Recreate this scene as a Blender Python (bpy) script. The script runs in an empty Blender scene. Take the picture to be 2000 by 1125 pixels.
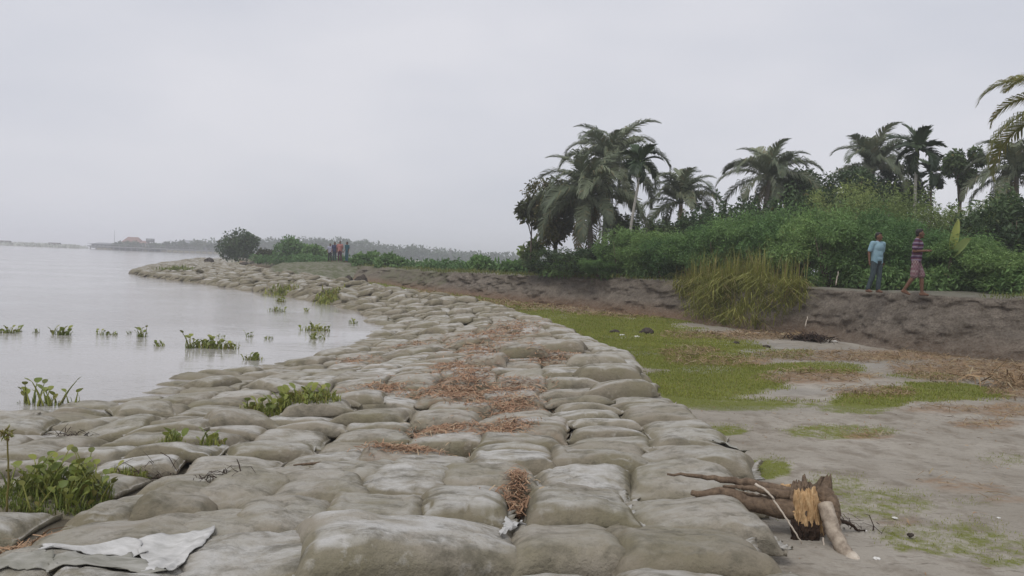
import bpy, bmesh, math, random
import numpy as np
from mathutils import Vector, Matrix

random.seed(7)
RNG = np.random.default_rng(11)
SC = bpy.context.scene
COL = SC.collection
R = math.radians

# ------------------------------------------------------------------ camera
F = 1570.0                       # focal length in pixels of a 2000 px wide frame
CAM = np.array([0.0, 0.0, 2.25])
PITCH, ROLL = R(1.85), R(2.4)
cd = bpy.data.cameras.new('camera')
cd.sensor_width = 36.0
cd.lens = F / 2000.0 * 36.0
cd.clip_start, cd.clip_end = 0.05, 6000.0
cam = bpy.data.objects.new('camera', cd)
COL.objects.link(cam)
fwd = np.array([0, math.cos(PITCH), -math.sin(PITCH)])
up0 = np.array([0, math.sin(PITCH), math.cos(PITCH)])
rt0 = np.array([1.0, 0, 0])
# the camera is held slightly crooked: the horizon falls to the right
rt = rt0 * math.cos(ROLL) + up0 * math.sin(ROLL)
up = up0 * math.cos(ROLL) - rt0 * math.sin(ROLL)
M3 = Matrix(((rt[0], up[0], -fwd[0]), (rt[1], up[1], -fwd[1]), (rt[2], up[2], -fwd[2])))
cam.matrix_world = Matrix.Translation(Vector(CAM)) @ M3.to_4x4()
SC.camera = cam

# ------------------------------------------------------------------ world, sun, exposure
SUN_EL, SUN_AZ = R(58), R(215)   # azimuth from +Y towards +X
w = bpy.data.worlds.new('World')
SC.world = w
w.use_nodes = True
nt = w.node_tree
for n in list(nt.nodes):
    nt.nodes.remove(n)
out = nt.nodes.new('ShaderNodeOutputWorld')
sky = nt.nodes.new('ShaderNodeTexSky')
sky.sky_type = 'NISHITA'
sky.sun_disc = False
sky.sun_elevation = SUN_EL
sky.sun_rotation = SUN_AZ
sky.dust_density = 4.0
b1 = nt.nodes.new('ShaderNodeBackground')
b1.inputs['Strength'].default_value = 0.08
nt.links.new(sky.outputs[0], b1.inputs[0])
tc = nt.nodes.new('ShaderNodeTexCoord')
mp = nt.nodes.new('ShaderNodeMapping')
mp.inputs['Scale'].default_value = (1.0, 1.0, 2.6)
nz = nt.nodes.new('ShaderNodeTexNoise')
nz.inputs['Scale'].default_value = 2.1
nz.inputs['Detail'].default_value = 5
nz.inputs['Roughness'].default_value = 0.45
nt.links.new(tc.outputs['Generated'], mp.inputs[0])
nt.links.new(mp.outputs[0], nz.inputs['Vector'])
cr = nt.nodes.new('ShaderNodeValToRGB')
cr.color_ramp.elements[0].position = 0.36
cr.color_ramp.elements[0].color = (0.600, 0.616, 0.678, 1)
cr.color_ramp.elements[1].position = 0.62
cr.color_ramp.elements[1].color = (0.705, 0.706, 0.752, 1)
nt.links.new(nz.outputs['Fac'], cr.inputs[0])
b2 = nt.nodes.new('ShaderNodeBackground')
b2.inputs['Strength'].default_value = 1.0
nt.links.new(cr.outputs[0], b2.inputs[0])
mx = nt.nodes.new('ShaderNodeMixShader')
mx.inputs[0].default_value = 0.93      # a closed cloud deck over the clear sky
nt.links.new(b1.outputs[0], mx.inputs[1])
nt.links.new(b2.outputs[0], mx.inputs[2])
nt.links.new(mx.outputs[0], out.inputs[0])

sd = bpy.data.lights.new('sun', 'SUN')
sd.energy = 1.3
sd.angle = R(25)
sd.color = (1.0, 0.965, 0.92)
sun = bpy.data.objects.new('sun', sd)
COL.objects.link(sun)
sdir = Vector((math.sin(SUN_AZ) * math.cos(SUN_EL), math.cos(SUN_AZ) * math.cos(SUN_EL), math.sin(SUN_EL)))
sun.rotation_euler = sdir.to_track_quat('Z', 'Y').to_euler()
sun.location = (0, 0, 60)

vs = SC.view_settings
vs.view_transform = 'Standard'
vs.look = 'None'
vs.exposure = 0.15
vs.gamma = 1.0
vs.use_curve_mapping = False
SC.cycles.volume_bounces = 1
SC.cycles.max_bounces = 6
SC.cycles.transparent_max_bounces = 8


# ------------------------------------------------------------------ projection helpers (photo pixel <-> place)
def ray(px, py):
    return fwd + rt * ((px - 1000.0) / F) + up * ((562.5 - py) / F)


def P(px, py, z):
    """point of the level z seen at a pixel"""
    r = ray(px, py)
    t = (z - CAM[2]) / r[2]
    return CAM + r * t


def PD(px, py, d):
    """point at distance d (along +Y) seen at a pixel"""
    r = ray(px, py)
    return CAM + r * (d / r[1])


def pix(X, Y, Z):
    v = np.stack([X - CAM[0], Y - CAM[1], Z - CAM[2]], -1)
    f = v @ fwd
    f = np.where(np.abs(f) < 1e-3, 1e-3, f)
    return 1000 + F * (v @ rt) / f, 562.5 - F * (v @ up) / f


# ------------------------------------------------------------------ noise
def _h(ix, iy, s):
    n = (ix.astype(np.int64) * 374761393 + iy.astype(np.int64) * 668265263 + s * 974634777) & 0xffffffff
    n = ((n ^ (n >> 13)) * 1274126177) & 0xffffffff
    return ((n ^ (n >> 16)) & 0xffff) / 65535.0


def vnoise(x, y, s=0):
    x = np.asarray(x, float)
    y = np.asarray(y, float)
    ix, iy = np.floor(x), np.floor(y)
    fx, fy = x - ix, y - iy
    fx = fx * fx * (3 - 2 * fx)
    fy = fy * fy * (3 - 2 * fy)
    a, b = _h(ix, iy, s), _h(ix + 1, iy, s)
    c, d = _h(ix, iy + 1, s), _h(ix + 1, iy + 1, s)
    return (a + (b - a) * fx) * (1 - fy) + (c + (d - c) * fx) * fy


def fbm(x, y, s=0, o=4):
    v, a, t = 0.0, 0.5, 0.0
    for k in range(o):
        v = v + a * vnoise(x * 2 ** k, y * 2 ** k, s + k)
        t += a
        a *= 0.5
    return v / t - 0.5


def sstep(a, b, x):
    t = np.clip((x - a) / (b - a), 0, 1)
    return t * t * (3 - 2 * t)


# ------------------------------------------------------------------ mesh helpers
class MB:
    def __init__(self):
        self.v, self.q, self.t, self.c, self.n = [], [], [], [], 0

    def add(self, V, quads=None, tris=None, col=None):
        V = np.asarray(V, float).reshape(-1, 3)
        if quads is not None and len(quads):
            self.q.append(np.asarray(quads, int) + self.n)
        if tris is not None and len(tris):
            self.t.append(np.asarray(tris, int) + self.n)
        if col is None:
            col = (0.5, 0.5, 0.5)
        col = np.asarray(col, float)
        if col.ndim == 1:
            col = np.tile(col, (len(V), 1))
        self.c.append(col)
        self.v.append(V)
        self.n += len(V)

    def tube(self, pts, radii, n=8, col=None, rough=0.0, seed=0):
        pts = np.asarray(pts, float)
        k = len(pts)
        radii = np.broadcast_to(np.asarray(radii, float), (k,))
        T = np.gradient(pts, axis=0)
        T /= np.linalg.norm(T, axis=1)[:, None] + 1e-9
        ref = np.array([0, 0, 1.0]) if abs(T[0][2]) < 0.9 else np.array([1.0, 0, 0])
        V = []
        u = np.cross(T[0], ref)
        u /= np.linalg.norm(u)
        rr = np.random.default_rng(seed)
        for i in range(k):
            u = u - T[i] * (u @ T[i])
            u /= np.linalg.norm(u) + 1e-9
            vv = np.cross(T[i], u)
            a = np.arange(n) / n * 2 * math.pi
            r = radii[i] * (1 + rough * (rr.random(n) - 0.5) * 2)
            V.append(pts[i] + (np.cos(a) * r)[:, None] * u + (np.sin(a) * r)[:, None] * vv)
        V = np.concatenate(V + [pts[:1], pts[-1:]])
        q = []
        for i in range(k - 1):
            for j in range(n):
                q.append((i * n + j, i * n + (j + 1) % n, (i + 1) * n + (j + 1) % n, (i + 1) * n + j))
        t = []
        for j in range(n):
            t.append((k * n, (j + 1) % n, j))
            t.append((k * n + 1, (k - 1) * n + j, (k - 1) * n + (j + 1) % n))
        self.add(V, q, t, col)

    def box(self, c, s, col=None, rot=0):
        x, y, z = np.array(s) / 2.0
        V = np.array([(-x, -y, -z), (x, -y, -z), (x, y, -z), (-x, y, -z), (-x, -y, z), (x, -y, z), (x, y, z), (-x, y, z)])
        if rot:
            cc, ss = math.cos(rot), math.sin(rot)
            V = V @ np.array([[cc, ss, 0], [-ss, cc, 0], [0, 0, 1]])
        self.add(V + np.array(c), [(0, 3, 2, 1), (4, 5, 6, 7), (0, 1, 5, 4), (1, 2, 6, 5), (2, 3, 7, 6), (3, 0, 4, 7)], None, col)

    def mesh(self, name, mat, smooth=True):
        V = np.concatenate(self.v) if self.v else np.zeros((0, 3))
        me = bpy.data.meshes.new(name)
        q = np.concatenate(self.q) if self.q else np.zeros((0, 4), int)
        t = np.concatenate(self.t) if self.t else np.zeros((0, 3), int)
        me.vertices.add(len(V))
        me.vertices.foreach_set('co', V.ravel().astype(np.float32))
        nl = q.size + t.size
        me.loops.add(nl)
        me.loops.foreach_set('vertex_index', np.concatenate([q.ravel(), t.ravel()]).astype(np.int32))
        me.polygons.add(len(q) + len(t))
        ls = np.concatenate([np.arange(len(q)) * 4, q.size + np.arange(len(t)) * 3]).astype(np.int32)
        me.polygons.foreach_set('loop_start', ls)
        me.polygons.foreach_set('use_smooth', np.full(len(ls), smooth))
        C = np.concatenate(self.c)
        at = me.color_attributes.new('tone', 'FLOAT_COLOR', 'POINT')
        at.data.foreach_set('color', np.concatenate([C, np.ones((len(C), 1))], 1).ravel().astype(np.float32))
        me.update(calc_edges=True)
        me.validate()
        if mat:
            me.materials.append(mat)
        return me

    def build(self, name, mat, parent=None, smooth=True, loc=None):
        return link(name, self.mesh(name, mat, smooth), parent, loc)


def link(name, me, parent=None, loc=None):
    o = bpy.data.objects.new(name, me)
    COL.objects.link(o)
    if parent is not None:
        o.parent = parent
    if loc is not None:
        o.location = loc
    return o


def tag(o, label=None, cat=None, group=None, kind=None):
    if label:
        o['label'] = label
    if cat:
        o['category'] = cat
    if group:
        o['group'] = group
    if kind:
        o['kind'] = kind
    return o


def thing(name, label, cat, loc, group=None, rz=0.0):
    o = bpy.data.objects.new(name, None)
    COL.objects.link(o)
    o.location = loc
    o.rotation_euler = (0, 0, rz)
    o.empty_display_size = 0.2
    return tag(o, label, cat, group)


# ------------------------------------------------------------------ materials
class NM:
    """small node-material helper"""
    def __init__(self, name, rough=0.8, spec=0.3):
        self.m = bpy.data.materials.new(name)
        self.m.use_nodes = True
        self.t = self.m.node_tree
        self.b = self.t.nodes['Principled BSDF']
        self.b.inputs['Roughness'].default_value = rough
        self.b.inputs['Specular IOR Level'].default_value = spec
        self.pos = self.t.nodes.new('ShaderNodeNewGeometry').outputs['Position']

    def n(self, typ, **k):
        nd = self.t.nodes.new(typ)
        for a, v in k.items():
            setattr(nd, a, v)
        return nd

    def l(self, a, b):
        self.t.links.new(a, b)

    def noise(self, scale, detail=4, rough=0.6, vec=None, stretch=None):
        nd = self.n('ShaderNodeTexNoise')
        nd.inputs['Scale'].default_value = scale
        nd.inputs['Detail'].default_value = detail
        nd.inputs['Roughness'].default_value = rough
        src = vec or self.pos
        if stretch:
            m = self.n('ShaderNodeMapping')
            m.inputs['Scale'].default_value = stretch
            self.l(src, m.inputs[0])
            src = m.outputs[0]
        self.l(src, nd.inputs['Vector'])
        return nd.outputs['Fac']

    def ramp(self, fac, *stops):
        nd = self.n('ShaderNodeValToRGB')
        e = nd.color_ramp.elements
        while len(e) < len(stops):
            e.new(0.5)
        for i, (p, c) in enumerate(stops):
            e[i].position = p
            e[i].color = (c, c, c, 1) if isinstance(c, (int, float)) else (*c, 1)
        self.l(fac, nd.inputs[0])
        return nd.outputs[0]

    def mix(self, fac, a, b, mode='MIX'):
        nd = self.n('ShaderNodeMix', data_type='RGBA', blend_type=mode)
        for s, v in ((nd.inputs[0], fac), (nd.inputs[6], a), (nd.inputs[7], b)):
            if isinstance(v, (int, float)):
                s.default_value = v
            elif isinstance(v, tuple):
                s.default_value = (*v, 1)
            else:
                self.l(v, s)
        return nd.outputs[2]

    def math(self, op, a, b=0.0, clamp=False):
        nd = self.n('ShaderNodeMath', operation=op, use_clamp=clamp)
        for s, v in ((nd.inputs[0], a), (nd.inputs[1], b)):
            if isinstance(v, (int, float)):
                s.default_value = v
            else:
                self.l(v, s)
        return nd.outputs[0]

    def attr(self, name='tone'):
        nd = self.n('ShaderNodeAttribute', attribute_name=name)
        sp = self.n('ShaderNodeSeparateColor')
        self.l(nd.outputs['Color'], sp.inputs[0])
        return sp.outputs

    def color(self, c):
        if isinstance(c, tuple):
            self.b.inputs['Base Color'].default_value = (*c, 1)
        else:
            self.l(c, self.b.inputs['Base Color'])

    def bump(self, h, strength=0.4, dist=0.02, chain=None):
        nd = self.n('ShaderNodeBump')
        nd.inputs['Strength'].default_value = strength
        nd.inputs['Distance'].default_value = dist
        self.l(h, nd.inputs['Height'])
        if chain is not None:
            self.l(chain, nd.inputs['Normal'])
        self.l(nd.outputs[0], self.b.inputs['Normal'])
        return nd.outputs[0]


def leaf_mat(name, dark, light, dead=None, trans=0.25, rough=0.55):
    k = NM(name, rough, 0.25)
    a = k.attr()
    c = k.mix(a[0], dark, light)
    if dead:
        c = k.mix(a[1], c, dead)
    oi = k.n('ShaderNodeObjectInfo')
    hs = k.n('ShaderNodeHueSaturation')
    k.l(c, hs.inputs['Color'])
    k.l(k.math('ADD', k.math('MULTIPLY', oi.outputs['Random'], 0.5), 0.78), hs.inputs['Value'])
    k.l(k.math('ADD', k.math('MULTIPLY', oi.outputs['Random'], -0.035), 0.517), hs.inputs['Hue'])
    c = hs.outputs[0]
    k.color(c)
    tr = k.n('ShaderNodeBsdfTranslucent')
    k.l(c, tr.inputs[0])
    ms = k.n('ShaderNodeMixShader')
    ms.inputs[0].default_value = trans
    k.l(k.b.outputs[0], ms.inputs[1])
    k.l(tr.outputs[0], ms.inputs[2])
    o = k.t.nodes['Material Output']
    k.l(ms.outputs[0], o.inputs['Surface'])
    return k.m


def bag_mat():
    k = NM('geotextile', 0.93, 0.12)
    a = k.attr()                                   # r tone, g pale cloth, b fibre stain
    big = k.noise(1.6, 5, 0.6)
    mid = k.noise(6.5, 6, 0.65)
    fine = k.noise(42, 4, 0.75)
    streak = k.noise(4.2, 7, 0.7, stretch=(0.8, 1.5, 1.0))
    base = k.mix(a[0], (0.240, 0.209, 0.154), (0.360, 0.325, 0.266))
    algae = k.ramp(big, (0.40, 0.0), (0.66, 0.75))
    base = k.mix(algae, base, (0.205, 0.186, 0.112))
    # dried silt lying on the upward faces
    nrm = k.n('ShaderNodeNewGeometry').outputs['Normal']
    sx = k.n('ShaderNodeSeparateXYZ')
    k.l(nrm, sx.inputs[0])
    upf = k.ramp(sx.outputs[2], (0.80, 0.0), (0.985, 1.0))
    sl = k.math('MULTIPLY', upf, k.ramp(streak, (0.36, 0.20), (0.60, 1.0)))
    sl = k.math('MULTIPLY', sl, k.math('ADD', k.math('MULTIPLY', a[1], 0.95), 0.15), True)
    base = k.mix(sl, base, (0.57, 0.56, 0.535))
    cream = k.ramp(mid, (0.58, 0.0), (0.74, 0.55))
    base = k.mix(k.math('MULTIPLY', cream, a[1]), base, (0.74, 0.73, 0.71))
    grime = k.ramp(k.noise(3.4, 6, 0.7, stretch=(1, 1.7, 1)), (0.50, 0.0), (0.66, 0.75))
    base = k.mix(grime, base, (0.125, 0.115, 0.085))
    stain = k.math('MULTIPLY', k.math('MULTIPLY', a[2], 0.6), k.ramp(mid, (0.45, 0.0), (0.62, 1.0)))
    base = k.mix(stain, base, (0.24, 0.145, 0.085))
    base = k.mix(k.math('MULTIPLY', fine, 0.30), base, (0.13, 0.12, 0.09))
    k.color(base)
    n1 = k.bump(k.noise(7, 7, 0.7, stretch=(1, 1.4, 1)), 0.8, 0.05)
    k.bump(fine, 0.8, 0.008, n1)
    return k.m


def ground_mat():
    k = NM('sand_ground', 0.9, 0.2)
    a = k.attr()                                   # r turf, g straw dust, b wet, its overrange a darker brown under and between bags
    big = k.noise(0.55, 5, 0.6)
    mid = k.noise(3.2, 6, 0.65)
    fine = k.noise(36, 5, 0.7)
    c = k.mix(k.ramp(big, (0.35, 0.0), (0.68, 1.0)), (0.285, 0.258, 0.214), (0.420, 0.388, 0.336))
    c = k.mix(k.ramp(mid, (0.48, 0.0), (0.66, 0.75)), c, (0.190, 0.160, 0.122))
    c = k.mix(k.ramp(k.noise(14, 5, 0.7, stretch=(.5, 1.6, 1)), (0.56, 0.0), (0.68, 0.6)), c, (0.115, 0.096, 0.074))
    c = k.mix(k.math('MULTIPLY', fine, 0.4), c, (0.155, 0.135, 0.105))
    pn = k.noise(8.5, 6, 0.7)
    gr = k.math('MULTIPLY', k.math('SUBTRACT', k.math('ADD', k.math('MULTIPLY', a[0], 1.5), k.math('MULTIPLY', pn, 2.4)), 1.75), 2.0, True)
    c = k.mix(gr, c, k.mix(big, (0.110, 0.126, 0.030), (0.190, 0.200, 0.050)))
    st = k.math('MULTIPLY', a[1], k.ramp(k.noise(7, 5, 0.7, stretch=(1, 1.5, 1)), (0.36, 0.0), (0.58, 1.0)))
    c = k.mix(st, c, (0.265, 0.160, 0.085))
    wet = k.math('MULTIPLY', k.math('MINIMUM', a[2], 1.0), k.ramp(mid, (0.35, 0.5), (0.6, 1.0)))
    c = k.mix(k.math('MULTIPLY', wet, 0.6), c, (0.25, 0.235, 0.21))
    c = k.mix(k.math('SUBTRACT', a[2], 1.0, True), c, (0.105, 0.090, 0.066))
    k.color(c)
    rg = k.mix(wet, (0.92, 0.92, 0.92), (0.30, 0.30, 0.30))
    k.l(rg, k.b.inputs['Roughness'])
    n1 = k.bump(mid, 0.7, 0.09)
    k.bump(fine, 0.8, 0.016, n1)
    return k.m


def bank_mat():
    k = NM('bank_soil', 0.95, 0.15)
    a = k.attr()                                   # r face soil, g turf, b straw
    mid = k.noise(2.2, 6, 0.7)
    fine = k.noise(17, 6, 0.75)
    str_ = k.noise(3.0, 5, 0.6, stretch=(0.6, 0.6, 3.5))
    c = k.mix(k.ramp(mid, (0.35, 0.0), (0.66, 1.0)), (0.160, 0.136, 0.109), (0.310, 0.270, 0.222))
    c = k.mix(k.ramp(str_, (0.52, 0.0), (0.68, 0.55)), c, (0.215, 0.186, 0.156))
    c = k.mix(k.math('MULTIPLY', k.ramp(fine, (0.45, 0.0), (0.65, 1.0)), 0.6), c, (0.075, 0.058, 0.045))
    top = k.mix(mid, (0.235, 0.225, 0.185), (0.30, 0.28, 0.235))
    c = k.mix(a[0], top, c)
    gr = k.math('MULTIPLY', a[1], k.ramp(mid, (0.38, 0.1), (0.58, 1.0)))
    c = k.mix(gr, c, (0.085, 0.105, 0.028))
    st = k.math('MULTIPLY', a[2], k.ramp(fine, (0.35, 0.1), (0.55, 1.0)))
    c = k.mix(st, c, (0.20, 0.125, 0.075))
    k.color(c)
    n1 = k.bump(mid, 1.0, 0.22)
    k.bump(fine, 1.0, 0.07, n1)
    return k.m


def water_mat():
    k = NM('river_water', 0.10, 0.5)
    k.b.inputs['IOR'].default_value = 1.333
    big = k.noise(0.06, 3, 0.5)
    k.color(k.mix(big, (0.31, 0.295, 0.278), (0.36, 0.343, 0.325)))
    rp = k.noise(1.9, 4, 0.6, stretch=(0.55, 1.6, 1))
    rip = k.noise(7.0, 3, 0.6, stretch=(0.6, 1.5, 1))
    patch = k.ramp(k.noise(0.10, 3, 0.55), (0.40, 0.12), (0.62, 1.0))
    n1 = k.bump(k.math('MULTIPLY', rp, patch), 0.45, 0.08)
    k.bump(k.math('MULTIPLY', rip, patch), 0.4, 0.03, n1)
    return k.m


def simple(name, c1, c2, scale=8, rough=0.85, bump=0.4, dist=0.01, stretch=None):
    k = NM(name, rough, 0.25)
    f = k.noise(scale, 5, 0.65, stretch=stretch)
    k.color(k.mix(k.ramp(f, (0.3, 0.0), (0.7, 1.0)), c1, c2))
    k.bump(f, bump, dist)
    return k.m


MAT = dict(
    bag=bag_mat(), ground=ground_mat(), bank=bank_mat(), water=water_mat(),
    grass=leaf_mat('turf_grass', (0.135, 0.170, 0.028), (0.280, 0.305, 0.062), (0.26, 0.215, 0.085), 0.3),
    reed=leaf_mat('bank_grass', (0.125, 0.150, 0.028), (0.300, 0.310, 0.085), (0.27, 0.215, 0.095), 0.3),
    straw=leaf_mat('dead_straw', (0.185, 0.115, 0.066), (0.425, 0.280, 0.168), (0.42, 0.34, 0.22), 0.12, 0.8),
    palm=leaf_mat('coconut_leaf', (0.075, 0.100, 0.066), (0.205, 0.235, 0.145), (0.24, 0.185, 0.085), 0.22, 0.45),
    palm_near=leaf_mat('yellowing_coconut_leaf', (0.150, 0.175, 0.050), (0.34, 0.330, 0.105), (0.48, 0.310, 0.100), 0.3, 0.45),
    areca=leaf_mat('areca_leaf', (0.024, 0.042, 0.026), (0.066, 0.100, 0.046), None, 0.18, 0.45),
    shrub=leaf_mat('shrub_leaf', (0.070, 0.142, 0.050), (0.205, 0.330, 0.112), (0.12, 0.15, 0.04), 0.28),
    shrub_pale=leaf_mat('pale_shrub_leaf', (0.110, 0.165, 0.052), (0.240, 0.310, 0.105), (0.17, 0.16, 0.07), 0.28),  # a paler yellow-green leaf, its own colour
    tree=leaf_mat('dark_tree_leaf', (0.034, 0.062, 0.030), (0.098, 0.150, 0.058), (0.13, 0.115, 0.04), 0.2),
    vine=leaf_mat('vine_leaf', (0.040, 0.050, 0.018), (0.105, 0.115, 0.040), (0.18, 0.145, 0.06), 0.25),
    hyacinth=leaf_mat('hyacinth_leaf', (0.110, 0.150, 0.028), (0.270, 0.300, 0.070), (0.19, 0.14, 0.055), 0.25, 0.4),
    banana=leaf_mat('banana_leaf', (0.20, 0.26, 0.06), (0.32, 0.37, 0.11), None, 0.35, 0.4),
    bark=simple('bark', (0.085, 0.066, 0.050), (0.190, 0.155, 0.120), 22, 0.9, 0.7, 0.02, (1, 1, 0.4)),
    palm_bark=simple('palm_bark', (0.145, 0.125, 0.105), (0.285, 0.255, 0.220), 9, 0.9, 0.6, 0.03, (0.6, 0.6, 3)),
    pale_bark=simple('areca_bark', (0.26, 0.245, 0.215), (0.43, 0.41, 0.37), 6, 0.85, 0.4, 0.02, (0.5, 0.5, 3)),
    driftbark=simple('driftwood_bark', (0.075, 0.052, 0.036), (0.215, 0.155, 0.105), 26, 0.9, 0.9, 0.012, (1, 1, 1)),
    log=simple('pale_log_bark', (0.150, 0.115, 0.085), (0.44, 0.375, 0.300), 16, 0.85, 0.6, 0.006),
    torn=simple('torn_wood', (0.36, 0.200, 0.085), (0.62, 0.440, 0.240), 30, 0.8, 0.9, 0.012, (2.2, 2.2, 0.5)),
    rot=simple('rotten_wood', (0.020, 0.013, 0.010), (0.060, 0.038, 0.026), 25, 0.95, 0.9, 0.02),
    root=simple('dry_root', (0.40, 0.34, 0.27), (0.58, 0.52, 0.44), 40, 0.8, 0.3, 0.004),
    clod=simple('dark_mud_clod', (0.030, 0.024, 0.019), (0.085, 0.068, 0.054), 18, 0.95, 0.9, 0.03),
    white=simple('white_litter', (0.55, 0.54, 0.51), (0.78, 0.77, 0.74), 20, 0.7, 0.3, 0.005),
    cloth=simple('torn_white_cloth', (0.36, 0.355, 0.335), (0.58, 0.575, 0.56), 7, 0.9, 0.5, 0.012, (1, 2.2, 1)),
    greycloth=simple('torn_grey_cloth', (0.20, 0.195, 0.16), (0.38, 0.37, 0.335), 6, 0.9, 0.5, 0.012, (1, 2.0, 1)),
    skin=simple('skin', (0.115, 0.058, 0.036), (0.165, 0.086, 0.054), 14, 0.55, 0.1, 0.003),
    hair=simple('black_hair', (0.010, 0.009, 0.008), (0.024, 0.020, 0.018), 60, 0.5, 0.6, 0.006),
    eye=simple('eye', (0.015, 0.012, 0.010), (0.03, 0.025, 0.02), 60, 0.3, 0.0, 0.001),
    blue=simple('light_blue_shirt_cloth', (0.18, 0.30, 0.365), (0.26, 0.39, 0.45), 9, 0.85, 0.5, 0.012),
    slate=simple('slate_trouser_cloth', (0.030, 0.045, 0.052), (0.060, 0.082, 0.090), 9, 0.9, 0.5, 0.012),
    navy=simple('navy_cloth', (0.030, 0.032, 0.075), (0.050, 0.055, 0.110), 9, 0.9, 0.4, 0.01),
    greytee=simple('pale_lilac_cloth', (0.30, 0.30, 0.38), (0.40, 0.40, 0.48), 9, 0.9, 0.4, 0.01),
    coral=simple('coral_cloth', (0.34, 0.14, 0.13), (0.42, 0.19, 0.17), 9, 0.9, 0.4, 0.01),
    teal=simple('dark_teal_cloth', (0.018, 0.065, 0.085), (0.035, 0.10, 0.125), 9, 0.9, 0.4, 0.01),
    black=simple('black_cloth', (0.018, 0.018, 0.020), (0.04, 0.04, 0.042), 9, 0.9, 0.4, 0.01),
    maroon=simple('maroon_cloth', (0.060, 0.022, 0.040), (0.10, 0.04, 0.065), 9, 0.9, 0.4, 0.01),
    wall=simple('plaster_wall', (0.42, 0.36, 0.33), (0.55, 0.49, 0.45), 0.8, 0.9, 0.1, 0.02),
    roofred=simple('rusty_red_roof', (0.19, 0.105, 0.085), (0.28, 0.165, 0.14), 1.5, 0.8, 0.2, 0.03),
    tin=simple('grey_tin', (0.16, 0.17, 0.19), (0.27, 0.28, 0.30), 1.2, 0.6, 0.2, 0.03),
    concrete=simple('concrete', (0.15, 0.15, 0.155), (0.26, 0.26, 0.26), 1.0, 0.9, 0.2, 0.03),
    glass=simple('dark_window', (0.02, 0.024, 0.03), (0.04, 0.045, 0.055), 2, 0.15, 0.0, 0.01),
    boat=simple('boat_hull', (0.06, 0.05, 0.048), (0.13, 0.11, 0.10), 2, 0.8, 0.2, 0.02),
)


def stripe_mat():
    k = NM('striped_shirt_cloth', 0.85, 0.2)
    tcn = k.n('ShaderNodeTexCoord')
    sp = k.n('ShaderNodeSeparateXYZ')
    k.l(tcn.outputs['Object'], sp.inputs[0])
    f = k.math('FRACT', k.math('MULTIPLY', k.math('ADD', sp.outputs[2], k.math('MULTIPLY', k.noise(3.0), 0.04)), 9.2))
    c = k.ramp(f, (0.0, (0.05, 0.018, 0.055)), (0.30, (0.05, 0.018, 0.055)), (0.36, (0.20, 0.16, 0.215)), (0.66, (0.21, 0.17, 0.225)), (0.72, (0.10, 0.042, 0.06)), (0.95, (0.10, 0.042, 0.06)))
    k.color(c)
    k.bump(k.noise(10), 0.4, 0.012)
    return k.m


def plaid_mat():
    k = NM('plaid_shorts_cloth', 0.85, 0.2)
    tcn = k.n('ShaderNodeTexCoord')
    ch = k.n('ShaderNodeTexChecker')
    ch.inputs['Scale'].default_value = 17
    ch.inputs['Color1'].default_value = (0.15, 0.075, 0.085, 1)
    ch.inputs['Color2'].default_value = (0.25, 0.20, 0.20, 1)
    k.l(tcn.outputs['Object'], ch.inputs['Vector'])
    k.color(k.mix(k.ramp(k.noise(9), (0.4, 0.0), (0.6, 0.6)), ch.outputs[0], (0.17, 0.08, 0.11)))
    return k.m


MAT['stripe'] = stripe_mat()
MAT['plaid'] = plaid_mat()

# ------------------------------------------------------------------ the lie of the land (world metres; water level z = 0)
PAIRS = [((-8.6, 2.0), (1.35, 2.0)), ((-8.3, 5.0), (1.65, 5.2)), ((-7.7, 8.2), (2.3, 8.1))]
for a, b in [((60, 796), (1310, 800)), ((180, 785), (1285, 770)), ((320, 740), (1258, 745)), ((520, 710), (1235, 705)),
             ((640, 690), (1165, 672)), ((740, 640), (1065, 630)), ((700, 610), (945, 600)), ((600, 585), (810, 583)),
             ((500, 570), (700, 562)), ((400, 555), (600, 546)), ((285, 541), (500, 531)), ((262, 534), (432, 518)),
             ((325, 516), (392, 509)), ((392, 504), (410, 503))]:
    s_, r_ = P(*a, 0.0), P(*b, 0.4)
    PAIRS.append(((s_[0], s_[1]), (r_[0], r_[1])))
PAIRS.append(((-130, 420), (-118, 400)))
PAIRS.append(((-600, 1900), (-560, 1900)))


def resample(pl, n=6):
    """Catmull-Rom through the points"""
    p = np.array(pl, float)
    p = np.vstack([2 * p[0] - p[1], p, 2 * p[-1] - p[-2]])
    o = []
    for i in range(1, len(p) - 2):
        for k in range(n):
            t = k / n
            a, b, c, d = p[i - 1], p[i], p[i + 1], p[i + 2]
            q = 0.5 * ((2 * b) + (c - a) * t + (2 * a - 5 * b + 4 * c - d) * t * t + (3 * b - a - 3 * c + d) * t ** 3)
            o.append(q * 0.6 + (b + (c - b) * t) * 0.4)
    o.append(p[-2])
    return np.array(o)


SH = resample([(-30, -60), (-14, -22), (-10.3, -8), (-9.0, -1.5)] + [p[0] for p in PAIRS], 3)
RE = resample([(1.0, -60), (1.0, -22), (1.05, -8), (1.15, -1.5)] + [p[1] for p in PAIRS], 3)


def sdist(X, Y, pl):
    """distance to a polyline, positive on its right-hand side"""
    shp = X.shape
    X, Y = X.ravel().astype(np.float32), Y.ravel().astype(np.float32)
    best = np.full(X.shape, 1e12, np.float32)
    sg = np.ones(X.shape, np.float32)
    for i in range(len(pl) - 1):
        ax, ay = pl[i]
        bx, by = pl[i + 1]
        dx, dy = bx - ax, by - ay
        L = dx * dx + dy * dy + 1e-9
        t = np.clip(((X - ax) * dx + (Y - ay) * dy) / L, 0, 1)
        ex, ey = X - ax - t * dx, Y - ay - t * dy
        d = ex * ex + ey * ey
        m = d < best
        best[m] = d[m]
        cr_ = dx * (Y - ay) - dy * (X - ax)
        sg[m] = np.where(cr_[m] < 0, 1, -1)
    return (np.sqrt(best) * sg).reshape(shp).astype(float)


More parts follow.
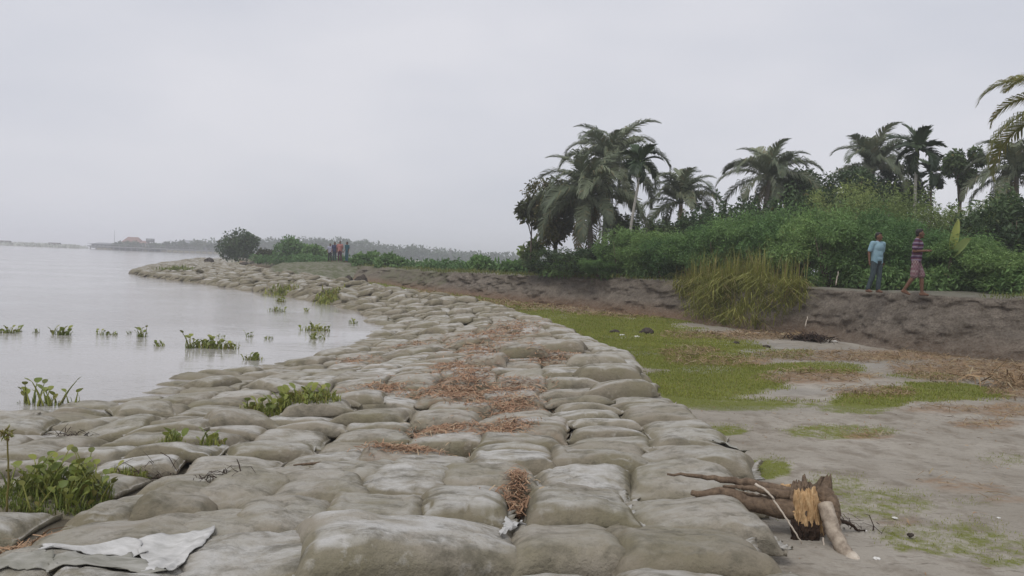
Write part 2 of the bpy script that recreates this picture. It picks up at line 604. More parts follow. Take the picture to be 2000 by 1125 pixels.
# bank foot and lip
BF = []
for q in [(2000, 712), (1900, 702), (1800, 690), (1690, 674), (1560, 652)]:
    p = P(*q, 0.36)
    BF.append((p[0], p[1]))
for q in [(1470, 646), (1300, 622), (1150, 604), (1000, 588), (850, 571), (700, 549), (560, 530), (470, 517)]:
    p = P(*q, 0.38)
    BF.append((p[0], p[1]))
BF = [(34, -30), (24, 0), (17.5, 11)] + BF + [(-62, 190), (-110, 420), (-520, 1900)]
BFP = resample(BF, 5)


def ground_z(X, Y):
    ds = sdist(X, Y, SH)
    dr = sdist(X, Y, RE)
    t = np.clip(ds / (ds - dr + 1e-6), 0, 1)
    z = np.where(ds < 0, np.maximum(-1.6, 0.16 * ds - 0.12), -0.20 + 0.62 * sstep(-0.25, 1, t))
    z = np.where(dr > 0, 0.42 - 0.06 * sstep(0.5, 9, dr), z)
    near = sstep(9, 3.5, Y)
    z = z + np.where((dr < 0) & (ds > 0), 0.10 * near * sstep(0.25, 0.65, t), 0)
    und = fbm(X * 0.35, Y * 0.35, 3, 4) * 0.10 + fbm(X * 2.2, Y * 2.2, 8, 3) * 0.04 + fbm(X * 6.5, Y * 6.5, 9, 3) * 0.028 - 0.02 * sstep(.16, .30, fbm(X * 3.1 + 7, Y * 2.3, 12, 2))
    return z + np.where(dr > 0, und * sstep(0, 1.0, dr), 0)


def blobs(X, Y, Z, lst):
    px, py = pix(X, Y, Z)
    m = np.zeros(X.shape)
    n = fbm(X * 1.1, Y * 0.9, 21, 4) * 1.5
    for (cx, cy, rx, ry, wgt) in lst:
        e = ((px - cx) / rx) ** 2 + ((py - cy) / ry) ** 2
        m = np.maximum(m, wgt * sstep(1.35, 0.45, e + n))
    return np.where(Y > 1, m, 0)


GRASS_B = [(1150, 632, 110, 22, 1), (1230, 652, 150, 36, 1), (1330, 690, 150, 45, 1), (1390, 745, 150, 42, 1), (1330, 770, 120, 28, .9),
           (1440, 790, 150, 16, .8), (1700, 785, 80, 18, .9), (1840, 765, 120, 20, .8), (1590, 718, 110, 13, .85), (1640, 845, 120, 16, .6),
           (1405, 842, 60, 11, .7), (1495, 915, 60, 24, .8), (1630, 945, 70, 20, .5), (1740, 985, 110, 34, .5), (1850, 1050, 130, 40, .5),
           (1970, 1085, 80, 40, .5), (1960, 900, 60, 15, .35), (870, 578, 140, 14, 1), (970, 596, 110, 11, .9), (730, 560, 110, 10, 1),
           (570, 533, 120, 7, .9), (450, 519, 60, 6, 1), (1060, 612, 60, 9, .7), (1680, 800, 90, 10, .6), (1800, 730, 90, 8, .4),
           (1540, 690, 60, 8, .5), (1560, 1010, 60, 20, .3), (1900, 985, 60, 12, .35)]
STRAW_B = [(1345, 690, 60, 10, 1), (1410, 706, 100, 11, .9), (1590, 738, 130, 13, .9), (1470, 655, 190, 9, .9), (1700, 694, 230, 11, 1),
           (1880, 722, 150, 20, 1), (1985, 752, 60, 22, 1), (1250, 612, 150, 10, .9), (1080, 592, 150, 9, 1), (930, 572, 130, 8, 1),
           (1700, 768, 90, 9, .9), (1870, 800, 130, 9, .7), (1925, 828, 70, 10, .8), (1690, 852, 55, 7, .8), (1900, 952, 90, 11, .6),
           (1960, 800, 60, 14, .9), (760, 548, 110, 6, .7), (1150, 602, 90, 8, .8), (1830, 940, 60, 8, .5), (1960, 975, 50, 9, .5),
           (1760, 1020, 40, 8, .3), (1000, 605, 70, 6, .5)]
WET_B = [(1560, 690, 170, 12, 1), (1420, 672, 120, 7, .8), (1380, 722, 60, 9, 1), (1250, 690, 50, 5, .8), (1700, 712, 150, 9, .8), (1560, 765, 90, 8, .7),
         (1225, 658, 50, 8, .6), (1500, 800, 200, 8, .4)]


def axis(lo, hi, step, far_lo, far_hi, g=1.22):
    a = list(np.arange(lo, hi, step))
    s, x = step, a[-1]
    while x < far_hi:
        s *= g
        x += s
        a.append(x)
    s, x = step, lo
    while x > far_lo:
        s *= g
        x -= s
        a.insert(0, x)
    return np.array(a)


gx = axis(-9.5, 13.5, 0.095, -2400, 2400)
gx = gx[(gx < -9.4) | (gx > 1.0) | (np.arange(len(gx)) % 3 == 0)]
gy = np.concatenate([axis(1.5, 10, 0.07, -300, 10.0, 1.12), np.arange(10.1, 20, 0.11), axis(20.1, 42, 0.16, 20.1, 2600, 1.12)])
GX, GY = np.meshgrid(gx, gy)
GZ = ground_z(GX, GY)
gm, sm, wm = blobs(GX, GY, GZ, GRASS_B), blobs(GX, GY, GZ, STRAW_B), blobs(GX, GY, GZ, WET_B)
dr_g = sdist(GX, GY, RE)
keep = (dr_g > -0.3)
far_green = np.where((GY > 60) & (dr_g > 0), 0.6, 0)
gm = np.where(keep, np.maximum(gm, far_green), 0)
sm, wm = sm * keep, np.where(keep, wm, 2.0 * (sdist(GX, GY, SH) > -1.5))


def grid_faces(ny, nx):
    i = np.arange(ny * nx).reshape(ny, nx)
    return np.stack([i[:-1, :-1], i[:-1, 1:], i[1:, 1:], i[1:, :-1]], -1).reshape(-1, 4)


mb = MB()
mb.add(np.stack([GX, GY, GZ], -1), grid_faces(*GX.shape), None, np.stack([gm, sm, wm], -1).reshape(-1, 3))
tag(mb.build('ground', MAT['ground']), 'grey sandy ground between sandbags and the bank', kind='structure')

mb = MB()
wx = axis(-60, 6, 2.0, -2390, 2390, 1.3)
wy = axis(-10, 140, 2.0, -290, 2590, 1.2)
WX, WY = np.meshgrid(wx, wy)
mb.add(np.stack([WX, WY, np.zeros_like(WX)], -1), grid_faces(*WX.shape))
tag(mb.build('water', MAT['water']), 'calm grey river water on the left', kind='structure')

# ---- the eroded bank: foot -> face -> lip -> plateau
seg = np.linalg.norm(np.diff(BFP, axis=0), axis=1)
cum = np.concatenate([[0], np.cumsum(seg)])
sv = [0.0]
while sv[-1] < cum[-1] - 1:
    p = np.array([np.interp(sv[-1], cum, BFP[:, 0]), np.interp(sv[-1], cum, BFP[:, 1])])
    d = np.hypot(*p)
    sv.append(sv[-1] + (0.14 if (p[1] > 8 and d < 50) else max(0.5, (d - 20) * 0.012 if p[1] > 8 else 1.0)))
sv = np.array(sv)
bx, by = np.interp(sv, cum, BFP[:, 0]), np.interp(sv, cum, BFP[:, 1])
tx, ty = np.gradient(bx), np.gradient(by)
tl = np.hypot(tx, ty)
nxv, nyv = ty / tl, -tx / tl                       # inland normal
k_ = np.ones(25) / 25
nxv = np.convolve(np.pad(nxv, 12, 'edge'), k_, 'valid')
nyv = np.convolve(np.pad(nyv, 12, 'edge'), k_, 'valid')


def lip_height(X, Y):
    d = np.hypot(X, Y)
    return np.interp(d, [10, 22, 28, 33, 40, 50, 70, 120, 400], [1.84, 1.92, 1.86, 1.80, 1.62, 1.50, 1.45, 1.15, 1.0])


prof = [(-0.5, -0.10), (-0.15, 0.0), (0.0, 0.03), (0.10, 0.10), (0.20, 0.19), (0.28, 0.28), (0.36, 0.37), (0.44, 0.46), (0.50, 0.55), (0.56, 0.64),
        (0.61, 0.72), (0.66, 0.80), (0.71, 0.87), (0.77, 0.93), (0.84, 0.97), (0.95, 1.0), (1.2, 1.01), (1.6, 1.01), (2.2, 1.01), (3.2, 1.02),
        (5, 1.03), (8, 1.05), (14, 1.05), (26, 1.05), (60, 1.05), (160, 1.05), (500, 1.05), (1500, 1.05)]
_po = np.array(prof)
_pi = np.concatenate([np.linspace(0, 16, 45), np.arange(17, len(prof))])
prof = [(float(np.interp(i, np.arange(len(_po)), _po[:, 0])), float(np.interp(i, np.arange(len(_po)), _po[:, 1]))) for i in _pi]
ROW = {o_: int(np.argmin(np.abs(_pi - o_))) for o_ in range(len(_po))}
rows, cols_ = [], []
LIPZ = lip_height(bx, by)
for j, (o, h) in enumerate(prof):
    f = sstep(3, 30, np.full_like(bx, o))
    ox, oy = nxv * (1 - f) + 0.86 * f, nyv * (1 - f) + 0.51 * f
    steep = 1.0 + 1.1 * sstep(34, 70, np.hypot(bx, by))
    oo = o * steep if o < 1.0 else (o + (steep - 1.0))
    X, Y = bx + ox * oo, by + oy * oo
    face = sstep(-0.1, 0.3, o) * sstep(2.2, 0.7, o)
    nb = fbm(sv * 0.55, np.full_like(sv, h * 2.0), 41, 4)
    n2 = fbm(sv * 2.1, np.full_like(sv, h * 5.0), 47, 3)
    n3 = fbm(sv * 5.5, np.full_like(sv, h * 13.0), 49, 3)
    clump = nb * 0.9 + n2 * 0.38 + n3 * 0.20 - 0.25 * np.maximum(0, n2 - .12)
    Y = Y + nyv * face * clump
    X = X + nxv * face * clump
    z0 = 0.36
    Z = z0 + (LIPZ - z0) * h + face * (n2 * 0.12 + n3 * .08) + sstep(0.5, 1.0, o) * (fbm(sv * 0.4, np.full_like(sv, o * 0.3), 51, 3) * 0.16)
    if o < -0.3:
        Z = np.full_like(Z, 0.05)
    rows.append(np.stack([X, Y, Z], -1))
    fr = sstep(0.92, 0.80, o)
    gr = np.clip(0.9 * sstep(0.75, 1.0, o) * (0.25 + sstep(1.2, 3.0, o)) + 0.5 * (np.hypot(bx, by) > 45), 0, 1) * (0.4 + (fbm(sv * .5, sv * 0 + o, 61) > -0.05) * 0.6)
    st = sstep(0.45, 0.05, o) * (0.35 + 0.65 * sstep(24, 30, np.hypot(bx, by)))
    cols_.append(np.stack([np.full_like(sv, fr), gr, st * np.ones_like(sv)], -1))
BV = np.array(rows)
mb = MB()
mb.add(BV, grid_faces(len(prof), len(sv))[:, ::-1], None, np.array(cols_).reshape(-1, 3))
tag(mb.build('river_bank', MAT['bank']), 'eroded brown earth bank with a path along its top', kind='structure')


# ------------------------------------------------------------------ sandbags: laid one on another over a height field
HS = 0.07
hx0, hy0, hx1, hy1 = -64.0, 1.5, 5.0, 138.0
hxs, hys = np.arange(hx0, hx1, HS), np.arange(hy0, hy1, HS)
HXX, HYY = np.meshgrid(hxs, hys)
H = np.zeros(HXX.shape)
cgx, cgy = np.arange(hx0, hx1 + 1, 0.42), np.arange(hy0, hy1 + 1, 0.42)
CG = ground_z(*np.meshgrid(cgx, cgy))
_t = np.stack([np.interp(hxs, cgx, r_) for r_ in CG])
_k = np.clip((hys - hy0) / 0.42, 0, len(cgy) - 1.01)
_i = _k.astype(int)
H = _t[_i] * (1 - (_k - _i))[:, None] + _t[_i + 1] * (_k - _i)[:, None]
H0 = H.copy()


def hidx(x, y):
    return (np.clip(((y - hy0) / HS + 0.5).astype(int), 0, H.shape[0] - 1), np.clip(((x - hx0) / HS + 0.5).astype(int), 0, H.shape[1] - 1))


def hsample(x, y, A=None):
    A = H if A is None else A
    fx, fy = np.clip((np.asarray(x) - hx0) / HS, 0, A.shape[1] - 1.01), np.clip((np.asarray(y) - hy0) / HS, 0, A.shape[0] - 1.01)
    ix, iy = fx.astype(int), fy.astype(int)
    u, v = fx - ix, fy - iy
    return (A[iy, ix] * (1 - u) + A[iy, ix + 1] * u) * (1 - v) + (A[iy + 1, ix] * (1 - u) + A[iy + 1, ix + 1] * u) * v


def bag_shape(cx, cy, w_, l_, rot, th, nu, nv, seed, conform=0.55, lift=0.0, flat=0.0, cap=0.3, jit=0.04):
    rr = np.random.default_rng(seed)
    u = np.sin(np.linspace(-1, 1, nu) * math.pi / 2 * 0.97) / math.sin(math.pi / 2 * 0.97)
    v = np.sin(np.linspace(-1, 1, nv) * math.pi / 2 * 0.97) / math.sin(math.pi / 2 * 0.97)
    U, Vv = np.meshgrid(u, v)
    x = U * w_ / 2 * (1 - 0.085 * (1 - Vv ** 2) * np.abs(U) ** 3)
    y = Vv * l_ / 2 * (1 - 0.085 * (1 - U ** 2) * np.abs(Vv) ** 3)
    e_ = np.maximum(np.abs(U), np.abs(Vv))
    tuck = 1 - 0.02 * sstep(0.955, 1.0, e_)
    x, y = x * tuck, y * tuck
    x = x * (1 + 0.07 * rr.normal() * Vv) + 0.03 * rr.normal() * Vv
    y = y * (1 + 0.08 * rr.normal() * U)
    c, s = math.cos(rot), math.sin(rot)
    X, Y = cx + x * c - y * s, cy + x * s + y * c
    U, Vv = np.clip(U, -1, 1), np.clip(Vv, -1, 1)
    hem = 0.95 if nu > 24 else 1.0               # a flat sewn hem at the two ends
    p = (np.maximum(0, 1 - (np.abs(U) / hem) ** 3.3) * np.maximum(0, 1 - np.abs(Vv) ** 3.1)) ** 0.46
    p = p * (1 - 0.10 * rr.random() * np.cos(U * 1.4) * np.cos(Vv * 1.4))
    hz_ = hsample(X, Y)
    if flat:                                       # bags of the single layer settle between their neighbours
        hz_ = np.minimum(hz_, hsample(X, Y, H0) + flat)
    wt = (p ** 2 + 0.02).ravel()
    A = np.stack([x.ravel(), y.ravel(), np.ones(x.size)], 1)
    sol = np.linalg.lstsq(A * wt[:, None], hz_.ravel() * wt, rcond=None)[0]
    sl = np.hypot(sol[0], sol[1])
    if sl > cap:
        sol[:2] *= cap / sl
    sol[:2] += rr.normal(0, jit, 2)
    sol[2] += rr.normal(0, 0.018 + jit * .15)
    zp = (A @ sol).reshape(x.shape)
    base = zp + conform * np.clip(hz_ - zp, -0.16, 0.16)
    for _ in range(2):
        b = np.pad(base, 1, 'edge')
        base = (b[1:-1, 1:-1] * 2 + b[:-2, 1:-1] + b[2:, 1:-1] + b[1:-1, :-2] + b[1:-1, 2:]) / 6
    ph = rr.random(8) * 6.28
    sagx, sagy = rr.normal() * 0.16, rr.normal() * 0.16
    top = base + lift + th * p * (1 + sagx * U + sagy * Vv) * (0.94 + 0.12 * vnoise(U * 1.7 + seed, Vv * 1.7, 5))
    edge = np.clip(np.abs(U), 0, 1) ** 2
    wr = 0.014 * edge * np.sin(Vv * (9 + 4 * rr.random()) + ph[0] + 2 * U) + 0.007 * np.abs(Vv) ** 2 * np.sin(U * (11 + 3 * rr.random()) + ph[1])
    wr += 0.045 * (fbm(X * 3.2, Y * 3.2, seed % 97, 3)) + 0.016 * fbm(x * 3 + seed, y * 11, seed % 89, 3)
    if nu > 40:                                    # creases running in from the sewn ends and corners
        fan = np.arctan2(Vv, 1.25 - np.abs(U))
        wr += 0.010 * np.abs(U) ** 3 * np.sin(fan * (13 + 5 * rr.random()) + ph[2] + np.sign(U) * ph[3]) * (0.5 + vnoise(U * 2 + seed, Vv * 3, 7))
        wr += 0.007 * np.abs(Vv) ** 4 * np.sin(U * (24 + 8 * rr.random()) + ph[4] + 3 * vnoise(U * 3, Vv * 3, seed % 53))
        cr1 = np.abs(fbm(x * 2.2 + seed * .37, y * 4.5 + ph[5], seed % 71, 3))
        wr -= 0.014 * sstep(.035, .0, cr1)
    top = top + wr * np.minimum(1, p * 1.6)
    if hem < 1:
        top = top + (np.abs(U) > hem) * (0.022 + 0.022 * vnoise(Vv * 4 + seed, U * 2, 3))
    bot = base + lift * 0.5 - 0.05 * p
    return X, Y, top, bot, p


def bag_mesh_add(mb, X, Y, top, bot, col, org=(0, 0, 0)):
    ny, nx = X.shape
    V1 = np.stack([X, Y, top], -1).reshape(-1, 3)
    ii = np.arange(nx * ny).reshape(ny, nx)
    inner = np.zeros((ny, nx), bool)
    inner[1:-1, 1:-1] = True
    jj = ii.copy()
    jj[inner] = nx * ny + np.arange(inner.sum())
    V2 = np.stack([X, Y, bot], -1)[inner]
    q1 = np.stack([ii[:-1, :-1], ii[:-1, 1:], ii[1:, 1:], ii[1:, :-1]], -1).reshape(-1, 4)
    q2 = np.stack([jj[:-1, :-1], jj[1:, :-1], jj[1:, 1:], jj[:-1, 1:]], -1).reshape(-1, 4)
    mb.add(np.concatenate([V1, V2]) - np.array(org), np.concatenate([q1, q2]), None, col)


# -- near bags, placed one by one: (px, py, width px, depth m, rot deg, order, pale, label)
NEARB = [
    (700, 1190, 330, 0.80, 6, 0, .3, 'olive sandbag cut by the bottom edge under the biggest pale bag'),
    (120, 1190, 330, 0.80, -5, 0, .3, 'grey sandbag in the bottom left corner'),
    (1610, 1160, 250, 0.80, 2, 0, .5, 'sandbag at the bottom edge below the driftwood stump'),
    (1340, 1150, 300, 0.80, -2, 2, .6, 'sandbag at the bottom edge below the rightmost bulging bag'),
    (1040, 1160, 290, 0.80, 2, 3, .5, 'sandbag at the bottom edge between the two bulging front bags'),
    (1352, 985, 262, 0.86, 1, 1, .35, 'flat sandbag under the tips of the driftwood branches'),
    (1336, 1062, 312, 0.82, -3, 4, .10, 'plump olive sandbag left of the driftwood stump'),
    (1104, 1042, 236, 0.82, 3, 3, .15, 'plump olive sandbag right of the biggest pale bag'),
    (530, 1058, 400, 0.90, 14, 4, .8, 'long pale sandbag tucked under the left end of the biggest bag'),
    (235, 1105, 280, 0.80, 12, 2, .8, 'grey sandbag below the white torn cloth'),
    (20, 1085, 260, 0.80, -5, 1, .4, 'sandbag at the left edge below the straw heap'),
    (230, 1010, 380, 0.86, 9, 3, .25, 'broad olive sandbag right of the leafy green clump'),
    (440, 985, 230, 0.86, 4, 1, .25, 'olive sandbag behind the white torn cloth'),
    (1128, 962, 205, 0.86, 2, 2, .5, 'grey sandbag behind the plump olive bag in the centre'),
    (905, 958, 185, 0.86, 3, 1, .75, 'pale sandbag just left of the rusty straw tuft'),
    (735, 966, 205, 0.86, -4, 2, .35, 'sandbag directly behind the biggest pale bag'),
    (560, 972, 210, 0.86, 5, 1, .4, 'olive sandbag behind the long pale bag'),
    (1342, 914, 222, 0.84, -3, 3, .35, 'rounded sandbag left of the yellow grass tuft'),
    (1145, 915, 190, 0.84, 1, 1, .9, 'white-topped sandbag two rows behind the plump centre bag'),
    (955, 908, 200, 0.84, 3, 3, .2, 'bulging olive sandbag two rows behind the rusty straw tuft'),
    (790, 914, 195, 0.84, -4, 2, .9, 'white-streaked sandbag three rows behind the biggest bag'),
    (620, 916, 195, 0.84, 2, 3, .35, 'sandbag beside the dark hole between bags'),
    (480, 920, 165, 0.84, -8, 4, .2, 'domed olive sandbag over the dark hole'),
    (368, 930, 160, 0.84, 6, 3, .2, 'domed olive sandbag right of the green clump'),
    (250, 930, 140, 0.84, -3, 1, .4, 'small grey sandbag beside the green clump'),
    (1352, 872, 235, 0.80, -12, 4, .5, 'sandbag with a torn flap at the sand edge'),
    (1165, 874, 190, 0.80, -2, 3, .4, 'grey sandbag in the fifth row from the front, near the sand'),
    (1003, 872, 180, 0.80, 2, 2, 1.0, 'white cloth-topped sandbag in the fifth row'),
    (845, 876, 180, 0.80, 3, 1, .7, 'pale sandbag in the fifth row, left of the white-topped one'),
    (690, 884, 180, 0.80, -3, 2, .5, 'grey sandbag in the fifth row, behind the white-streaked one'),
    (535, 884, 170, 0.80, 4, 1, .5, 'flat sandbag behind the domed olive bag'),
    (400, 888, 160, 0.80, -4, 2, .4, 'sandbag in front of the small leafy sprigs'),
    (805, 1046, 440, 0.88, 15, 9, 1.0, 'biggest pale plump sandbag lying on top at the front'),
]
bags = []
for (px, py, wp, l_, rot, order, pale, lab) in NEARB:
    p = P(px, py, 0.66)
    d = p[1]
    bags.append(dict(c=(p[0], p[1]), w=wp * d / F * 1.11, l=l_ * 1.06, rot=R(rot), th=0.20 if order < 9 else 0.24, flat=0.06 if order < 9 else 0.13, order=-100 + order, pale=pale, lab=lab, near=True))
ynear = 6.75

# -- the rest: rows following the curve of the revetment
prs = np.array(PAIRS[:-2])
row = 0
for k in range(len(prs) - 1):
    (s0, r0), (s1, r1) = prs[k], prs[k + 1]
    ln = 0.5 * (np.linalg.norm(s1 - s0) + np.linalg.norm(r1 - r0))
    nrow = max(1, int(ln / 0.53))
    for j in range(nrow):
        f = (j + 0.5) / nrow
        a, b = s0 + (s1 - s0) * f, r0 + (r1 - r0) * f
        wd = np.linalg.norm(b - a)
        if np.hypot(*b) > 130:
            continue
        sp = 0.79 if np.hypot(*b) < 34 else 0.88
        nb = max(3, int(wd / sp))
        ang = math.atan2(b[1] - a[1], b[0] - a[0])
        row += 1
        off = random.uniform(-0.2, 0.2)
        for i in range(0 if k > 2 else -3, nb):
            f2 = (i + 0.5 + off * 0.5) / nb
            p = a + (b - a) * f2 + RNG.normal(0, 0.055, 2)
            d = np.hypot(*p)
            rough = sstep(20, 45, d)
            toshore = sstep(0.45, 0.1, f2)
            if p[1] < 2.3 or (p[1] < ynear + 0.12 * abs(p[0]) * (p[0] < -1) and p[0] > -3.3 - 0.0 * d) or (p[1] < 5.2 and p[0] > -3.3):
                continue
            if random.random() < 0.012 * (1 - rough):
                continue
            bags.append(dict(c=(p[0], p[1]), w=sp * random.uniform(1.06, 1.22), l=random.uniform(0.59, 0.70),
                             rot=ang + random.gauss(0, 0.07 + 0.10 * toshore + 0.35 * rough), th=random.uniform(0.12, 0.175) + 0.16 * rough * random.random(), flat=0.04 + 0.1 * random.random() ** 2 + 0.16 * rough, ri=row, ci=nb - i, nb=nb,
                             order=row + random.random() * 2.5, pale=float(np.clip(random.gauss(0.62, 0.30) - 0.42 * toshore - 0.55 * sstep(26, 38, d), 0, 1)), f2=f2, near=False, lab=None))
            if random.random() < 0.04 + 0.42 * rough:
                q = p + RNG.normal(0, 0.25, 2)
                bags.append(dict(c=(q[0], q[1]), w=random.uniform(0.8, 1.0), l=random.uniform(0.6, 0.75), rot=random.uniform(-.6, .6), th=0.16 + 0.08 * float(rough), flat=0.13 + 0.17 * float(rough), extra=True, ri=row, ci=nb - i,
                                 order=row + 3 + random.random(), pale=random.uniform(0.2, 0.9), f2=f2, near=False, lab=None))
# raised rows: the three plump bags and the stack along the grass edge in the middle distance
for (px, py, wp, l_, rot, lab) in [(950, 683, 80, .62, 2, 'left of three plump pale bags on the crest in the middle distance'),
                                   (1020, 676, 84, .62, -2, 'middle of three plump pale bags on the crest in the middle distance'),
                                   (1095, 668, 92, .66, 3, 'right of three plump pale bags on the crest, beside the grass'),
                                   (1165, 698, 110, .62, -4, 'uppermost sandbag of the stack stepping down to the grass'),
                                   (1190, 720, 120, .62, -3, 'middle sandbag of the stack stepping down to the grass'),
                                   (1212, 748, 130, .62, 0, 'lowest sandbag of the stack stepping down to the grass')]:
    p = P(px, py, 0.70 if px > 600 else 0.35)
    bags.append(dict(c=(p[0], p[1]), w=wp * p[1] / F * 1.15, l=l_, rot=R(rot), th=0.25, flat=0.20, order=900, pale=0.6 if px > 600 else .2, lab=lab, near=False, f2=.9))

RUST = [(745, 722, 60, 14), (915, 715, 60, 34), (990, 768, 70, 13), (870, 805, 60, 15), (1000, 735, 70, 12), (960, 640, 90, 14), (790, 848, 70, 12), (1010, 945, 22, 22),
        (880, 690, 40, 10), (980, 815, 60, 14), (860, 735, 60, 12), (1080, 690, 60, 8), (940, 660, 60, 8), (1010, 630, 50, 10), (700, 660, 40, 6), (800, 640, 40, 6), (905, 745, 50, 16)]
for b in bags:
    px, py = pix(np.array(b['c'][0]), np.array(b['c'][1]), np.array(0.6))
    b['d'] = float(np.hypot(*b['c']))
    b['vis'] = -150 < px < 2150 and py < 1330
    b['rust'] = float(max([math.exp(-((px - x) / (rx * 1.1)) ** 2 - ((py - y) / (ry * 1.3)) ** 2) for x, y, rx, ry in RUST]))
ind = sorted([b for b in bags if b['vis']], key=lambda b: b['d'] - (1000 if b['lab'] else 0))[:300]
for b in ind:
    b['ind'] = True
bags.sort(key=lambda b: b['order'] if not b['near'] else b['order'])
stuff = MB()
for i, b in enumerate(bags):
    isind = b.get('ind', False)
    if b['near']:
        nu, nv = 60, 46
    elif isind:
        nu, nv = (28, 22) if b['d'] < 12 else (18, 14)
    else:
        nu, nv = (12, 9) if b['d'] < 45 else (8, 7)
    X, Y, top, bot, p = bag_shape(b['c'][0], b['c'][1], b['w'], b['l'], b['rot'], b['th'], nu, nv, 100 + i, conform=0.12 if b['order'] == -91 else 0.45, flat=b.get('flat', 0.0), cap=0.12 if b['near'] else 0.3, jit=0.035 + 0.17 * float(sstep(24, 42, b['d'])))
    # stamp onto the height field from a dense resampling
    ku, kv = int(b['w'] / HS * 1.6) + 2, int(b['l'] / HS * 1.6) + 2
    iu, iv = np.linspace(0, nu - 1.001, ku), np.linspace(0, nv - 1.001, kv)
    a0, b0 = iu.astype(int), iv.astype(int)
    fu, fv = (iu - a0)[None, :], (iv - b0)[:, None]

    def bil(A):
        return (A[b0][:, a0] * (1 - fu) + A[b0][:, a0 + 1] * fu) * (1 - fv) + (A[b0 + 1][:, a0] * (1 - fu) + A[b0 + 1][:, a0 + 1] * fu) * fv
    ry_, rx_ = hidx(bil(X), bil(Y))
    np.maximum.at(H, (ry_.ravel(), rx_.ravel()), bil(top).ravel())
    col = (random.random() * (1 - .7 * float(sstep(24, 40, b['d']))), b['pale'], min(1, b['rust'] * 1.1))
    if isind:
        org = (b['c'][0], b['c'][1], float(bot.mean()))
        m1 = MB()
        bag_mesh_add(m1, X, Y, top, bot, col, org)
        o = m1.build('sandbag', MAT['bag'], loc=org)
        lab, grp = b['lab'], 'sandbags of the river revetment'
        if not lab:
            tw = 'pale' if b['pale'] > .62 else 'olive' if b['pale'] < .36 else 'grey'
            ordn = lambda k: '%d%s' % (k, 'th' if 10 <= k % 100 <= 20 else {1: 'st', 2: 'nd', 3: 'rd'}.get(k % 10, 'th'))
            if b.get('extra'):
                lab = tw + ' loose sandbag lying on top, %s in from the sand edge, about the %s row' % (ordn(b['ci']), ordn(b['ri'] + 1))
            elif b['f2'] < .5:
                lab = tw + ' sandbag, %s up from the water, %s row from the front' % (ordn(max(1, round(b['f2'] * b['nb'] + 1.6))), ordn(b['ri'] + 1))
            else:
                lab = tw + ' sandbag, %s in from the sand edge, %s row from the front' % (ordn(b['ci']), ordn(b['ri'] + 1))
        tag(o, lab, 'sandbag', grp)
        if b['near']:
            # sewn end seam: a thin standing hem on the right-hand end
            for side in ((-1,) if i % 3 == 0 else (-1, 0) if i % 5 == 0 else (-1,)):
                ex, ey, ez = X[2:-2, side], Y[2:-2, side], top[2:-2, side]
                dx_, dy_ = math.cos(b['rot']) * (1 if side == -1 else -1), math.sin(b['rot']) * (1 if side == -1 else -1)
                n = len(ex)
                wv = 0.030 + 0.016 * np.sin(np.arange(n) * 1.7 + i) + 0.012 * RNG.random(n)
                lo = np.stack([ex - dx_ * .02, ey - dy_ * .02, ez + 0.006], -1)
                hi = np.stack([ex + dx_ * wv, ey + dy_ * wv, ez + 0.010 + 0.02 * np.sin(np.arange(n) * 0.9 + i) ** 2], -1)
                m2 = MB()
                V = np.concatenate([lo, hi, lo - (0, 0, .006), hi - (0, 0, .006)]) - np.array(org)
                q = []
                for t_ in range(n - 1):
                    q += [(t_, t_ + 1, n + t_ + 1, n + t_), (2 * n + t_, 3 * n + t_, 3 * n + t_ + 1, 2 * n + t_ + 1), (n + t_, n + t_ + 1, 3 * n + t_ + 1, 3 * n + t_)]
                m2.add(V, q, None, (0.9, 1.0, 0))
                m2.build('end_seam', MAT['bag'], o)
    else:
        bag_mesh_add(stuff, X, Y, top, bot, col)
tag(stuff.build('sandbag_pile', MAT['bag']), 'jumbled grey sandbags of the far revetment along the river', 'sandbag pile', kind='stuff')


def surf(X, Y):
    X, Y = np.asarray(X, float), np.asarray(Y, float)
    g = ground_z(X, Y)
    inside = (X > hx0) & (X < hx1 - .2) & (Y > hy0) & (Y < hy1 - .2)
    return np.where(inside, np.maximum(g, hsample(X, Y)), g)


# ------------------------------------------------------------------ blades, straw
def blades(mb, P0, L, W, lean, rng, curl=0.4, tone=None, dead=None):
    """curved grass blades, 2 segments each"""
    n = len(P0)
    a = rng.random(n) * 2 * math.pi
    D = np.stack([np.cos(a), np.sin(a), np.zeros(n)], -1)
    if isinstance(lean, tuple):
        D = D * lean[1] + np.array(lean[2]) * lean[3]
        lean = lean[0]
    S = np.stack([-D[:, 1], D[:, 0], np.zeros(n)], -1)
    S /= np.linalg.norm(S, axis=1)[:, None] + 1e-6
    le = (lean * rng.random(n))[:, None]
    L = np.broadcast_to(L, (n,))[:, None]
    W = np.broadcast_to(W, (n,))[:, None]
    Z = np.array([0, 0, 1.0])
    mid = P0 + L * 0.55 * (Z * (1 - 0.35 * le) + D * le * 0.7)
    tip = mid + L * 0.5 * (Z * (0.8 - le * (1 + curl)) + D * (0.25 + le))
    V = np.stack([P0 - S * W / 2, P0 + S * W / 2, mid + S * W * 0.4, mid - S * W * 0.4, tip], 1)
    b = np.arange(n)[:, None] * 5
    q = b + np.array([0, 1, 2, 3])
    t = b + np.array([3, 2, 4])
    tone = rng.random(n) if tone is None else tone
    dead = np.zeros(n) if dead is None else dead
    c = np.repeat(np.stack([tone, dead, np.zeros(n)], -1), 5, 0)
    mb.add(V.reshape(-1, 3), q, t, c)


